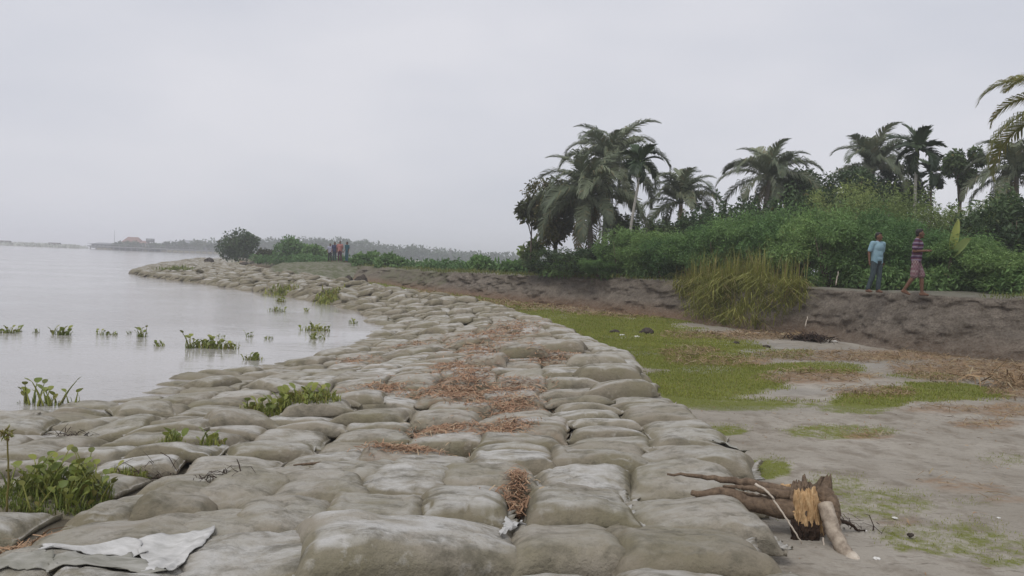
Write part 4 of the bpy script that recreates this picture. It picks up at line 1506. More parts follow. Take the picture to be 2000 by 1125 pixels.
wood = MB()
cc, rr_ = [], []
for px in np.arange(425, 1110, 4.5):
    d = 430 + 60 * rgu.random()
    hz_h = np.interp(px, [425, 500, 560, 640, 700, 760, 830, 900, 960, 1110], [7, 8, 9, 10, 9.5, 7.8, 7.5, 6.2, 6.0, 6.0]) * (.85 + .3 * rgu.random())
    x, y = PD(px, 500, d)[:2]
    for s_ in range(3):
        q = hz_h * (.24 + .16 * rgu.random())
        cc.append((x + rgu.normal(0, 2.5), y, .8 + (hz_h - q) * (.3 + .35 * s_)))
        rr_.append((q * 1.5, q * 1.5, q))
leaf_cloud(wood, cc, rr_, 26000, 1.5, 1.0, rgu, .1, .6)
tag(wood.build('far_wood', MAT['tree'], smooth=False), 'hazy line of far woodland on the horizon', 'woodland', kind='stuff')
mbl = MB()
a_, b_ = PD(425, 497, 470), PD(1120, 520, 470)
mbl.add([(a_[0], a_[1] - 70, .02), (b_[0] + 300, b_[1] - 70, .02), (b_[0] + 300, b_[1] - 66, 1.0), (a_[0], a_[1] - 66, 1.0), (b_[0] + 300, b_[1] + 200, 1.0), (a_[0], a_[1] + 200, 1.0)], [(0, 1, 2, 3), (3, 2, 4, 5)], None, (.4, .8, .2))
tag(mbl.build('far_shore', MAT['bank']), 'far shore beneath the woodland', kind='structure')

# far mast among the wood
t_ = PD(880, 484, 420)
e = thing('far_mast', 'thin lattice mast sticking up from the far wood', 'mast', (t_[0], t_[1], .8))
m = MB()
hM = t_[2] - .8
for sx, sy in ((-1, -1), (1, -1), (0, 1)):
    m.tube([(sx * .8, sy * .8, 0), (sx * .3, sy * .3, hM)], [.16, .12], 5)
m.build('legs', MAT['concrete'], e)
m = MB()
for k in range(6):
    z = hM * (k + .5) / 6
    q = .8 - .5 * (k + .5) / 6
    m.box((0, 0, z), (q * 1.8, q * 1.8, .12))
m.build('platform', MAT['concrete'], e)

# jetty village at the far left point, about 400 m away
DV = 400.0


def far_house(label, px0, px1, base, top, roof, d=DV, wallm='wall', roofm='roofred', nwin=3):
    a, b_ = PD(px0, base, d), PD(px1, base, d)
    wd = b_[0] - a[0]
    h = (base - top) * d / F
    hr = h * roof
    zb = max(.6, a[2])
    e = thing('far_house', label, 'house', ((a[0] + b_[0]) / 2, d, zb))
    m = MB()
    m.box((0, 2.5, (h - hr) / 2), (wd, 5, h - hr))
    m.build('wall', MAT[wallm], e)
    m = MB()
    z0, z1 = h - hr, h
    o = .4
    x, y0, y1 = wd / 2 + o, -o, 5 + o
    V = [(-x, y0, z0), (x, y0, z0), (x, y1, z0), (-x, y1, z0), (-x * .55, 2.5, z1), (x * .55, 2.5, z1)]
    m.add(V, [(0, 1, 5, 4), (2, 3, 4, 5), (0, 3, 2, 1)], [(0, 4, 3), (1, 2, 5)])
    m.build('roof', MAT[roofm], e, False)
    for i in range(nwin):
        m = MB()
        m.box(((i + .5) / nwin * wd - wd / 2, -.03, (h - hr) * .55), (wd / nwin * .4, .12, (h - hr) * .4))
        m.build('window', MAT['glass'], e)
    return e


far_house('far house with a rusty red roof on the jetty point', 238, 272, 486, 462, .45)
far_house('smaller pale far house right of the red roofed one', 274, 284, 486, 470, .3, nwin=2)
far_house('long low tin shed at the left tip of the far jetty', 178, 226, 488, 477, .3, roofm='tin', wallm='tin', nwin=6)
far_house('long tin-roofed hall between the far trees and the jetty', 336, 412, 494, 472, .3, d=430, roofm='tin', wallm='concrete', nwin=8)
t0, t1 = PD(293, 487, DV), PD(293, 466, DV)
e = thing('water_tower', 'small square far tower beside the red roofed house', 'tower', (t0[0], DV, max(.6, t0[2])))
hh = t1[2] - max(.6, t0[2])
for sx in (-1, 1):
    for sy in (-1, 1):
        m = MB()
        m.box((sx * 1.1, sy * 1.1, hh * .35), (.4, .4, hh * .7))
        m.build('leg', MAT['concrete'], e)
m = MB()
m.box((0, 0, hh * .84), (3.0, 3.0, hh * .32))
m.build('tank', MAT['concrete'], e)
# jetty deck on piles
ja, jb = PD(176, 489, DV - 6), PD(425, 499, DV - 6)
e = thing('jetty', 'long far jetty on many thin piles in front of the houses', 'jetty', (ja[0], DV - 6, 0))
wd = jb[0] - ja[0]
m = MB()
m.box((wd / 2, 0, 1.45), (wd, 6, .5))
m.build('deck', MAT['concrete'], e)
pm = MB()
pm.tube([(0, 0, -1), (0, 0, 1.25)], [.25, .25], 6)
pm = pm.mesh('pile', MAT['concrete'])
rm = MB()
rm.box((0, 0, .5), (.15, .15, 1.0))
rm = rm.mesh('rail_post', MAT['concrete'])
for k in range(22):
    link('pile', pm, e, (wd * (k + .5) / 22, -2.4, 0))
    link('rail_post', rm, e, (wd * (k + .5) / 22, -2.8, 1.7))
m = MB()
m.box((wd / 2, -2.8, 2.75), (wd, .14, .14))
m.build('rail', MAT['concrete'], e)
m = MB()
m.tube([(0, 0, 0), (0, 0, 9)], [.14, .06], 5)
p_ = PD(221, 486, DV)
tag(m.build('flag_pole', MAT['concrete'], loc=(p_[0], DV + 1, .8)), 'thin far pole left of the red roofed house', 'pole')
for i, (px, top, w_) in enumerate([(325, 474, 26), (352, 471, 34), (388, 469, 40), (412, 474, 24), (262, 476, 44), (232, 474, 26), (300, 477, 24), (306, 479, 30)]):
    d = DV + 14 + 6 * (i % 3) if i < 4 else DV - 1.0
    t_ = PD(px, top, d)
    broad_tree('far_tree', ['leftmost hazy far tree behind the jetty', 'second hazy far tree behind the jetty', 'tallest hazy far tree behind the jetty', 'rightmost hazy far tree behind the jetty',
                            'hazy green far tree in front of the red roofed house', 'hazy far tree left of the red roofed house', 'hazy far tree below the square tower', 'hazy low far tree right of the square tower'][i],
               (t_[0], d, .8), t_[2] - .8, w_ * d / F / 2, (t_[2] - .8) * .45, MAT['tree'], 700 + i, nl=700, L=1.1, W=.8, trunk=.3, lob=12)
# land under the village
m = MB()
a_, b_ = PD(176, 490, DV - 8), PD(440, 500, DV - 8)
m.add([(a_[0] - 2, DV - 2.5, -.4), (b_[0], DV - 2.5, -.4), (b_[0], DV - 1, .8), (a_[0], DV - 1, .8), (b_[0], DV + 60, .9), (a_[0] + 20, DV + 60, .9)], [(0, 1, 2, 3), (3, 2, 4, 5)], None, (.6, .5, .2))
tag(m.build('far_point', MAT['bank']), 'low far point of land under the jetty houses', kind='structure')

# low islet of floating plants at the far left with two boats
isl = MB()
cc, rr_ = [], []
for px in np.arange(-60, 150, 2.2):
    d = 380 + 130 * rgu.random()
    x, y = PD(px, 480, d)[:2]
    cc.append((x, y, .15))
    rr_.append((4.5 + 3 * rgu.random(), 5, .5 + .3 * rgu.random()))
leaf_cloud(isl, cc, rr_, 7000, 1.4, .9, rgu, 0, .3)
tag(isl.build('floating_plant_mat', leaf_mat('far_pale_plants', (.33, .36, .30), (.50, .52, .46))), 'pale green mat of floating plants far out on the river', 'plants', kind='stuff')
for px, py, lab in ((10, 472, 'leftmost small covered boat far out on the river'), (107, 476, 'small covered boat beside the far floating plants')):
    p_ = PD(px, py, 420)
    e = thing('boat', lab, 'boat', (p_[0], 420, .0), 'far boats')
    m = MB()
    n = 9
    t = np.linspace(-1, 1, n)
    hw = 1.1 * (1 - t ** 4)
    sh = .9 + .7 * t ** 4
    V = np.concatenate([np.stack([t * 5.5, -hw, sh], -1), np.stack([t * 4.8, -hw * .3, np.full(n, -.2)], -1), np.stack([t * 4.8, hw * .3, np.full(n, -.2)], -1), np.stack([t * 5.5, hw, sh], -1)])
    q = []
    for i in range(n - 1):
        for k in range(3):
            q.append((k * n + i, k * n + i + 1, (k + 1) * n + i + 1, (k + 1) * n + i))
        q.append((3 * n + i, 3 * n + i + 1, i + 1, i))
    m.add(V, q)
    m.build('hull', MAT['boat'], e)
    m = MB()
    a = np.linspace(0, math.pi, 8)
    V = np.concatenate([np.stack([np.full(8, x), np.cos(a) * 1.1, .9 + np.sin(a) * 1.5], -1) for x in (-2.8, 2.8)])
    m.add(V, [(i, i + 1, 8 + i + 1, 8 + i) for i in range(7)] + [(0, 8, 15, 7)])
    m.build('canopy', MAT['boat'], e)


# ------------------------------------------------------------------ people
_a, _b = np.meshgrid(np.arange(16) / 16 * 2 * math.pi, np.linspace(0, math.pi, 11)[1:-1])
SPH_V = np.concatenate([np.stack([np.cos(_a) * np.sin(_b), np.sin(_a) * np.sin(_b), np.cos(_b)], -1).reshape(-1, 3), [[0, 0, 1.0], [0, 0, -1.0]]])
SPH_Q = [(r_ * 16 + k, (r_ + 1) * 16 + k, (r_ + 1) * 16 + (k + 1) % 16, r_ * 16 + (k + 1) % 16) for r_ in range(8) for k in range(16)]
SPH_T = [(k, (k + 1) % 16, 144) for k in range(16)] + [(128 + (k + 1) % 16, 128 + k, 145) for k in range(16)]


def blob_mesh(name, mat, parent, balls, bones, voxel, smooth_it=4):
    """union of tapered bones and ellipsoids, remeshed to one continuous surface"""
    m = MB()
    for (c, r) in balls:
        m.add(SPH_V * np.array((r, r, r) if isinstance(r, (int, float)) else r) + np.array(c), SPH_Q, SPH_T)
    for (a, b, ra, rb) in bones:
        a, b = np.array(a, float), np.array(b, float)
        if np.linalg.norm(b - a) < 1e-5:
            continue
        m.tube([a, b], [ra, rb], 14)
        m.add(SPH_V * ra + a, SPH_Q, SPH_T)
        m.add(SPH_V * rb + b, SPH_Q, SPH_T)
    me = m.mesh(name + '_cage', None)
    tmp = bpy.data.scenes.new('scratch')
    o = bpy.data.objects.new(name, me)
    tmp.collection.objects.link(o)
    md = o.modifiers.new('r', 'REMESH')
    md.mode = 'VOXEL'
    md.voxel_size = voxel
    md.use_smooth_shade = True
    ms = o.modifiers.new('s', 'SMOOTH')
    ms.factor = .5
    ms.iterations = smooth_it
    with bpy.context.temp_override(scene=tmp, view_layer=tmp.view_layers[0]):
        dg = bpy.context.evaluated_depsgraph_get()
        dg.update()
        nm = bpy.data.meshes.new_from_object(o.evaluated_get(dg))
    nm.name = name
    bpy.data.objects.remove(o)
    bpy.data.scenes.remove(tmp)
    bpy.data.meshes.remove(me)
    o = bpy.data.objects.new(name, nm)
    COL.objects.link(o)
    nm.materials.clear()
    nm.materials.append(mat)
    for p in nm.polygons:
        p.use_smooth = True
    o.parent = parent
    return o


def hand(bones, wrist, direction, palmn, s=1.0, curl=.5):
    """palm with five unequal bent fingers; palmn is the palm's inward normal"""
    d = Vector(direction).normalized()
    n = Vector(palmn).normalized()
    side = d.cross(n).normalized()
    w_ = Vector(wrist)
    k = w_ + d * .085 * s
    for o in (-.028, -.010, .010, .028):
        bones.append((w_ + side * o * .6, k + side * o, .016 * s, .013 * s))
    for o, l in ((-.032, .062), (-.011, .078), (.011, .074), (.032, .060)):
        a = k + side * o
        b = a + (d * (1 - .3 * curl) + n * .5 * curl) * l * .55 * s
        c = b + (d * (1 - curl) + n * .9 * curl) * l * .5 * s
        bones += [(a, b, .0105 * s, .0095 * s), (b, c, .0095 * s, .008 * s)]
    t0 = w_ + d * .022 * s - side * .028
    t1 = t0 + (d * .6 - side * .7 + n * .25).normalized() * .045 * s
    bones += [(t0, t1, .014 * s, .012 * s), (t1, t1 + (d * .9 + n * .4).normalized() * .035 * s, .012 * s, .009 * s)]


def person(label, loc, rz, J, top, bottom, group=None, voxel=.011, shorts=False, height=1.68, collar=False, barefoot=False):
    e = thing('person', label, 'person', loc, group, rz)
    s = height / 1.70
    e.scale = (s, s, s)
    bn, bl_ = [], []
    hd = Vector(J['head'])
    # figure faces -Y; skin surface: head, neck, torso core, arms, legs
    tw = R(J.get('turn', 0))
    fdir = Vector((math.sin(tw), -math.cos(tw), 0))
    sdv = Vector((math.cos(tw), math.sin(tw), 0))
    bl_ += [(hd, (.074, .090, .112)), (hd + fdir * .03 - Vector((0, 0, .055)), (.055, .060, .062))]
    bn += [(hd + fdir * .085 + Vector((0, 0, .012)), hd + fdir * .108 - Vector((0, 0, .022)), .010, .016)]          # nose
    bn += [(hd + fdir * .080 - Vector((.0, 0, .055)) - sdv * .018, hd + fdir * .080 - Vector((0, 0, .055)) + sdv * .018, .010, .010)]  # lips
    bn += [(hd + fdir * .076 - Vector((0, 0, .095)), hd + fdir * .070 - Vector((0, 0, .085)), .022, .022)]
    for q in (-1, 1):
        bl_.append((hd + sdv * .078 * q + Vector((0, 0, -.01)), (.014, .024, .034)))
    nk = Vector(J['neck'])
    bn += [(nk, hd - Vector((0, 0, .06)), .058, .052)]
    bn += [(J['pelvis'], J['chest'], .09, .09)]
    for q in 'LR':
        sh, el, ha = Vector(J['sh' + q]), Vector(J['el' + q]), Vector(J['ha' + q])
        bn += [(nk - Vector((0, 0, .04)), sh, .06, .055), (sh, el, .050, .038), (el, ha, .038, .026)]
        hand(bn, ha, (ha - el), J.get('palm' + q, (-.3 if q == 'R' else .3, -.5, 0)), 1.0, J.get('curl', .45))
        hp, kn, an = Vector(J['hip' + q]), Vector(J['kn' + q]), Vector(J['an' + q])
        bn += [(hp, kn, .080, .052), (kn, kn.lerp(an, .35), .050, .055), (kn.lerp(an, .35), an, .055, .035)]
        ft = Vector(J.get('ft' + q, (0, -1, 0))).normalized()
        heel = an + Vector((0, 0, -.045)) - ft * .035
        toe = an + Vector((0, 0, -.055)) + ft * .14
        bn += [(heel, toe, .036, .028), (an, toe, .036, .024), (toe - Vector((ft[1], -ft[0], 0)) * .02, toe + Vector((ft[1], -ft[0], 0)) * .025, .024, .022)]
    body = blob_mesh('body', MAT['skin'], e, bl_, bn, voxel, 3)
    # hair cap
    hb = [(hd + Vector((0, 0, .038)) - fdir * .022, (.082, .088, .088)), (hd - fdir * .045 + Vector((0, 0, -.01)), (.072, .060, .080)), (hd + fdir * .035 + Vector((0, 0, .088)), (.055, .045, .032))]
    blob_mesh('hair', MAT['hair'], body, hb, [], voxel * 1.1, 2)
    for q in (-1, 1):
        m = MB()
        c = hd + fdir * .078 + sdv * .031 * q + Vector((0, 0, .004))
        m.tube([c - sdv * .012, c, c + sdv * .012], [.003, .007, .003], 6)
        m.build('eye', MAT['eye'], body)
    # shirt
    ch, pv = Vector(J['chest']), Vector(J['pelvis'])
    hem = pv + Vector((0, 0, -.06))
    sb = [(ch + Vector((0, 0, .03)), (.185, .135, .17)), (ch.lerp(pv, .5), (.160, .128, .20)), (pv + Vector((0, 0, .03)), (.168, .135, .12))]
    sn = []
    for q in 'LR':
        sh, el = Vector(J['sh' + q]), Vector(J['el' + q])
        sn += [(nk - Vector((0, 0, .05)), sh, .075, .072), (sh, sh.lerp(el, .72), .072, .066)]
        sn += [((hem + Vector(((-.075 if q == 'L' else .075), 0, 0))), ch + Vector((-.08 if q == 'L' else .08, 0, .05)), .105, .095)]
    if collar:
        sn += [(nk + Vector((0, 0, -.02)) - sdv * .03, nk + Vector((0, 0, -.02)) + sdv * .03, .062, .062)]
    blob_mesh('shirt', top, e, sb, sn, voxel * 1.2, 4)
    # trousers or shorts
    tn, tb = [], [(pv + Vector((0, 0, -.03)), (.160, .122, .13))]
    for q in 'LR':
        hp, kn, an = Vector(J['hip' + q]), Vector(J['kn' + q]), Vector(J['an' + q])
        if shorts:
            tn += [(hp, hp.lerp(kn, .92), .098, .098)]
        else:
            tn += [(hp, kn, .096, .074), (kn, kn.lerp(an, .92), .074, .064)]
    blob_mesh('shorts' if shorts else 'trousers', bottom, e, tb, tn, voxel * 1.2, 4)
    return e


def pose(**k):
    J = dict(pelvis=(0, 0, .92), chest=(0, 0, 1.24), neck=(0, 0, 1.43), head=(0, -.02, 1.585),
             shL=(-.19, 0, 1.385), elL=(-.235, .02, 1.11), haL=(-.235, -.05, .87), shR=(.19, 0, 1.385), elR=(.235, .02, 1.11), haR=(.235, -.05, .87),
             hipL=(-.085, 0, .88), knL=(-.095, -.01, .49), anL=(-.10, .01, .085), hipR=(.085, 0, .88), knR=(.095, -.01, .49), anR=(.10, .01, .085))
    J.update(k)
    return J


def path_z(x, y):
    a_, b_ = ROW[14], ROW[20]
    d = (BV[a_:b_, :, 0] - x) ** 2 + (BV[a_:b_, :, 1] - y) ** 2
    i = np.unravel_index(d.argmin(), d.shape)
    return float(BV[a_ + i[0], i[1], 2])


def on_bank(px, py, d):
    p = PD(px, py, d)
    return p[0], p[1], path_z(p[0], p[1])


x, y, z = on_bank(1710, 560, 22.2)
person('man in light blue shirt and dark trousers standing on the bank top', (x, y, z), R(20),
       pose(turn=18, elL=(-.27, .03, 1.12), haL=(-.29, -.02, .88), knL=(-.15, -.03, .49), anL=(-.22, .06, .085), knR=(.08, -.03, .49), anR=(.05, -.04, .085), haR=(.23, .05, .87), elR=(.23, .06, 1.11)),
       MAT['blue'], MAT['slate'], collar=True, height=1.66)
x, y, z = on_bank(1786, 568, 21.0)
person('man in striped shirt and plaid shorts walking barefoot along the bank', (x, y, z), R(62),
       pose(turn=8, head=(0, -.05, 1.58), elL=(-.24, .06, 1.12), haL=(-.12, -.20, 1.14), elR=(.24, .06, 1.12), haR=(.10, -.22, 1.16), palmL=(0, 0, -1), palmR=(0, 0, -1),
            knL=(-.09, .03, .49), anL=(-.10, .24, .13), ftL=(0, -1, -.35), knR=(.09, -.14, .50), anR=(.10, -.17, .085), chest=(0, -.02, 1.24)),
       MAT['stripe'], MAT['plaid'], shorts=True, height=1.74)
for (px, py, d, rz, top, bot, h, lab) in [
    (644, 511, 69, 30, 'greytee', 'black', 1.55, 'far person in a pale top, leftmost of the four on the bank'),
    (653, 511, 68, -10, 'navy', 'slate', 1.66, 'far person in navy clothes, second from left of the four'),
    (663, 511, 67, 15, 'coral', 'maroon', 1.72, 'far person in a coral red shirt, third of the four'),
    (677, 512, 67, -40, 'teal', 'teal', 1.70, 'far person in dark teal, standing apart at the right of the four')]:
    p_ = PD(px, py, d)
    person(lab, (p_[0], p_[1], p_[2]), R(rz), pose(haL=(-.25, -.1, .9), anR=(.14, -.05, .085)), MAT[top], MAT[bot], 'people on the far bank', .016, height=h)
    # the mound of the far path they stand on
m = MB()
nm_ = 40
pa = np.array([PD(px, 511.5, 68) for px in np.linspace(560, 760, nm_)])
V, q = [], []
for j, (oy, dz) in enumerate(((-9, -1.6), (-4, -.30), (-1.2, -.03), (0, 0), (4, .0), (12, -.2))):
    for i in range(nm_):
        V.append((pa[i][0], pa[i][1] + oy, pa[nm_ // 2][2] + dz - .25 * abs(i / (nm_ - 1) - .5) * 2 + .05 * math.sin(i * 1.3 + j)))
m.add(V, grid_faces(6, nm_), None, (.0, .8, .0))
tag(m.build('path', MAT['bank']), 'raised grassy path on the far bank top', kind='structure')

# ------------------------------------------------------------------ driftwood stump
sp = lambda px, py, d: PD(px, py, d)
c0 = sp(1560, 1060, 5.55)
org = np.array([c0[0], c0[1], float(ground_z(np.array([c0[0]]), np.array([c0[1]]))[0])])
e = thing('driftwood_stump', 'broken driftwood stump with torn orange wood and branching roots on the sand edge', 'driftwood', tuple(org))


def wiggle(pts, n, amp, seed):
    pts = np.array(pts)
    t = np.linspace(0, len(pts) - 1, n)
    o = np.stack([np.interp(t, np.arange(len(pts)), pts[:, k]) for k in range(3)], -1)
    for _ in range(2):
        o[1:-1] = (o[:-2] + 2 * o[1:-1] + o[2:]) / 4
    r = np.random.default_rng(seed)
    o[1:-1] += r.normal(0, amp, (n - 2, 3))
    return o


def limb(name, pts, radii, mat, seed, amp=.004, n=22, seg_=12, rough=.14):
    m = MB()
    w_ = wiggle([sp(*p) - org for p in pts], n, amp, seed)
    rad_ = np.interp(np.linspace(0, 1, n), np.linspace(0, 1, len(radii)), radii)
    if name == 'root':
        w_[:, 2] = np.maximum(w_[:, 2], surf(w_[:, 0] + org[0], w_[:, 1] + org[1]) - org[2] + rad_ * .5)
    m.tube(w_, rad_, seg_, None, rough, seed)
    return m.build(name, MAT[mat], e)


limb('root', [(1575, 1000, 5.55), (1500, 990, 5.6), (1430, 978, 5.62), (1350, 962, 5.6)], [.075, .062, .045, .018], 'driftbark', 1)
limb('root', [(1580, 975, 5.6), (1510, 955, 5.75), (1440, 940, 5.8), (1372, 932, 5.8), (1303, 926, 5.8)], [.05, .042, .026, .016, .008], 'driftbark', 2)
limb('root', [(1540, 968, 5.6), (1490, 958, 5.62), (1450, 952, 5.62), (1412, 950, 5.62)], [.035, .026, .016, .007], 'driftbark', 3)
limb('root', [(1560, 985, 5.62), (1515, 976, 5.66), (1470, 968, 5.68), (1428, 956, 5.68)], [.035, .026, .015, .006], 'driftbark', 4)
limb('root', [(1620, 1010, 5.65), (1660, 1022, 5.7), (1690, 1045, 5.72)], [.022, .012, .005], 'rot', 5)
limb('root', [(1600, 960, 5.7), (1560, 955, 5.8), (1525, 950, 5.85)], [.035, .03, .02], 'torn', 6)
log_ = limb('log', [(1612, 985, 5.5), (1625, 1030, 5.38), (1645, 1070, 5.28), (1672, 1108, 5.16)], [.052, .050, .048, .047], 'log', 7, .003, 26, 16, .07)
limb('root', [(1600, 950, 5.62), (1618, 975, 5.56), (1622, 1005, 5.5), (1628, 1035, 5.4)], [.04, .066, .064, .05], 'driftbark', 17, .004, 18, 14, .12)
m = MB()
w_ = wiggle([sp(1660, 1088, 5.21) - org, sp(1690, 1125, 5.08) - org], 8, .001, 3)
m.tube(w_, [.049] * 8, 14, None, .03, 4)
m.build('log_collar', MAT['root'], log_)
# stump body: a squat, ragged block of bark, its broken face turned to the camera
m = MB()
rs = np.random.default_rng(31)
a = np.linspace(0, 2 * math.pi, 29)[:-1]
base_c = sp(1588, 1000, 5.66) - org
zs = np.linspace(-.20, .17, 12)
V = []
for j, z in enumerate(zs):
    f = j / 11
    rr_j = .135 * (1 - .25 * (f - .45) ** 2 * 4) * (1 + .16 * np.sin(a * 3 + f * 2) + .12 * (rs.random(28) - .5))
    rim = (.075 * np.maximum(0, np.sin(a * 2.2 + .8)) + .05 * rs.random(28)) * (f > .85)
    V.append(np.stack([base_c[0] + np.cos(a) * rr_j * .95, base_c[1] + np.sin(a) * rr_j * .8, base_c[2] + z + rim], -1))
V = np.concatenate(V + [np.array([[base_c[0], base_c[1], base_c[2] + .08]])])
q = [(j * 28 + i, j * 28 + (i + 1) % 28, (j + 1) * 28 + (i + 1) % 28, (j + 1) * 28 + i) for j in range(11) for i in range(28)]
t = [(11 * 28 + i, 11 * 28 + (i + 1) % 28, 12 * 28) for i in range(28)]
m.add(V, q, t)
m.build('stump', MAT['driftbark'], e)
m = MB()
uu, vv = np.meshgrid(np.linspace(-1, 1, 17), np.linspace(-1, 1, 21))
px_, py_ = 1577 + 27 * uu * (1 - .25 * np.abs(vv) ** 3) + 5 * vv + 3 * fbm(uu * 3, vv * 3, 5), 1000 + 46 * vv + 8 * fbm(uu * 5, vv * 2, 6) * (np.abs(vv) > .7) * 3
dp_ = 5.575 - .10 * np.sqrt(np.maximum(0, 1 - .8 * uu ** 2)) * (1 - .3 * vv ** 4) + .05 * fbm(uu * 6, vv * 1.5, 7)
m.add(np.array([sp(a_, b_, c_) - org for a_, b_, c_ in zip(px_.ravel(), py_.ravel(), dp_.ravel())]), grid_faces(21, 17)[:, ::-1])
m.build('torn_face', MAT['torn'], e, False)
# torn face: long splinters of pale orange wood standing off the stump
m = MB()
for i in range(16):
    f = rs.random()
    px = 1550 + 52 * f + rs.normal(0, 3)
    y0 = 955 + 26 * abs(f - .5) + 14 * rs.random()
    y0 += 25 * rs.random()
    y1 = 1012 + 32 * rs.random() + 18 * f
    d0 = 5.50 + .04 * rs.random()
    r_ = .005 + .008 * rs.random()
    m.tube(wiggle([sp(px, y0, d0 + .02) - org, sp(px + 4, (y0 + y1) / 2, d0 - .025) - org, sp(px + 8 + 4 * rs.normal(), y1, d0 - .02) - org], 7, .003, i), [r_ * .5, r_, r_, r_ * .9, r_ * .8, r_ * .5, r_ * .1], 5, None, .3, i)
m.build('torn_wood', MAT['torn'], e, False)
m = MB()
for i in range(26):
    px = 1548 + 50 * rs.random() ** 1.5
    m.tube(wiggle([sp(px, 1012 + 14 * rs.random(), 5.50) - org, sp(px + 5, 1040, 5.48) - org, sp(px + 8 * rs.normal(), 1060 + 8 * rs.random(), 5.48) - org], 6, .006, 60 + i), [.018, .018, .016, .012, .008, .002], 5, None, .3, i)
m.build('rotten_heart', MAT['rot'], e, False)
m = MB()
for i in range(14):
    px = 1548 + 22 * rs.random()
    m.tube(wiggle([sp(px, 1000, 5.56) - org, sp(px - 2, 965, 5.56) - org, sp(px - 3 + 10 * rs.random(), 936 + 10 * rs.random(), 5.6) - org], 6, .003, 90 + i), [.030, .030, .026, .020, .014, .004], 6, None, .25, i)
m.build('bark_spike', MAT['driftbark'], e, False)
limb('rootlet', [(1508, 970, 5.5), (1530, 1005, 5.42), (1550, 1035, 5.38), (1566, 1062, 5.36)], [.007, .006, .006, .004], 'root', 8, .002, 14, 6, .05)
limb('rootlet', [(1608, 1050, 5.42), (1610, 1075, 5.36), (1604, 1105, 5.3)], [.006, .005, .003], 'root', 9, .002, 10, 6, .05)
limb('rootlet', [(1475, 945, 5.55), (1500, 960, 5.5), (1512, 975, 5.48)], [.010, .008, .006], 'root', 10, .002, 10, 6, .05)

# ------------------------------------------------------------------ torn cloth sheets at the bottom left
def cloth(label, corners, mat, seed, lift=.010, n=26, amp=.012):
    c = np.array([P(a, b, .60)[:2] for a, b in corners])
    u, v = np.meshgrid(np.linspace(0, 1, n), np.linspace(0, 1, n))
    XY = (c[0] * (1 - u[..., None]) + c[1] * u[..., None]) * (1 - v[..., None]) + (c[3] * (1 - u[..., None]) + c[2] * u[..., None]) * v[..., None]
    ex = fbm(u * 7 + seed, v * 7, seed, 3)
    X, Y = XY[..., 0] + .05 * ex * (np.abs(u - .5) * 2) ** 4, XY[..., 1] + .06 * ex * (np.abs(v - .5) * 2) ** 4
    Z = surf(X, Y)
    for _ in range(5):
        b = np.pad(Z, 1, 'edge')
        Z = np.maximum(Z, (b[:-2, 1:-1] + b[2:, 1:-1] + b[1:-1, :-2] + b[1:-1, 2:]) / 4)
    fold = amp * np.abs(np.sin((u * 2.2 + v * 1.3) * 3.1 + 3 * fbm(u * 2, v * 2, seed + 5))) ** 3 + amp * .6 * fbm(u * 9, v * 4, seed + 9)
    Z = Z + lift + fold + .02 * sstep(.85, 1.0, u) * (fbm(v * 5, u, seed + 3) + .2)
    m = MB()
    V = np.concatenate([np.stack([X, Y, Z], -1).reshape(-1, 3), np.stack([X, Y, Z - .005], -1).reshape(-1, 3)])
    g = grid_faces(n, n)
    idx = np.arange(n * n).reshape(n, n)
    rim = np.concatenate([idx[0, :-1], idx[:-1, -1], idx[-1, :0:-1], idx[:0:-1, 0]])
    rn = np.roll(rim, -1)
    m.add(V - np.array([X.mean(), Y.mean(), Z.mean()]), np.concatenate([g, (g + n * n)[:, ::-1], np.stack([rim, rim + n * n, rn + n * n, rn], -1)]))
    o = m.build('torn_cloth', MAT[mat], loc=(X.mean(), Y.mean(), Z.mean()))
    return tag(o, label, 'cloth', 'torn cloth pieces')


cloth('bright white torn cloth wedged between front sandbags at lower left', [(270, 1050), (425, 1028), (345, 1115), (280, 1122)], 'cloth', 3)
cloth('pale torn cloth strip left of the bright white one', [(85, 1070), (270, 1048), (285, 1072), (80, 1082)], 'cloth', 5)
cloth('grey wrinkled torn cloth at the bottom left edge', [(100, 1092), (250, 1070), (330, 1125), (90, 1130)], 'greycloth', 8)
cloth('dirty grey cloth flap in the lower left corner', [(-10, 1090), (95, 1085), (120, 1112), (-10, 1112)], 'greycloth', 11)
cloth('grey torn flap on the bag at the sand edge', [(1385, 848), (1440, 848), (1462, 880), (1410, 866)], 'greycloth', 13, .03)
cloth('white torn seam flap between the two front centre bags', [(985, 1010), (1028, 1012), (1002, 1050), (975, 1072)], 'cloth', 15, .02)


# ------------------------------------------------------------------ water hyacinths
def hy_leaf(h, r, seed, dead=0.0):
    rng = np.random.default_rng(seed)
    m = MB()
    le = .25 + .3 * rng.random()
    t = np.linspace(0, 1, 6)
    pts = np.stack([le * h * t ** 1.5, .03 * h * np.sin(t * 3), h * t], -1)
    m.tube(pts, np.array([.010, .014, .012, .008, .006, .004]), 5, (.75, dead, 0))
    c = pts[-1]
    n = 9
    a = np.linspace(0, 2 * math.pi, n, endpoint=False)
    el = .55 + .5 * rng.random()
    ring = np.stack([np.cos(a) * r * 1.05 + r * .9, np.sin(a) * r, .25 * r * np.sin(a) ** 2], -1)
    cs, sn = math.cos(el), math.sin(el)
    ring = np.stack([ring[:, 0] * cs, ring[:, 1], ring[:, 0] * sn + ring[:, 2]], -1) + c
    mid = np.array([r * .9 * cs, 0, r * .9 * sn]) + c
    m.add(np.concatenate([ring, mid[None]]), None, [(i, (i + 1) % n, n) for i in range(n)], (.25 + .6 * rng.random(), dead, 0))
    return m.mesh('leaf', MAT['hyacinth'])


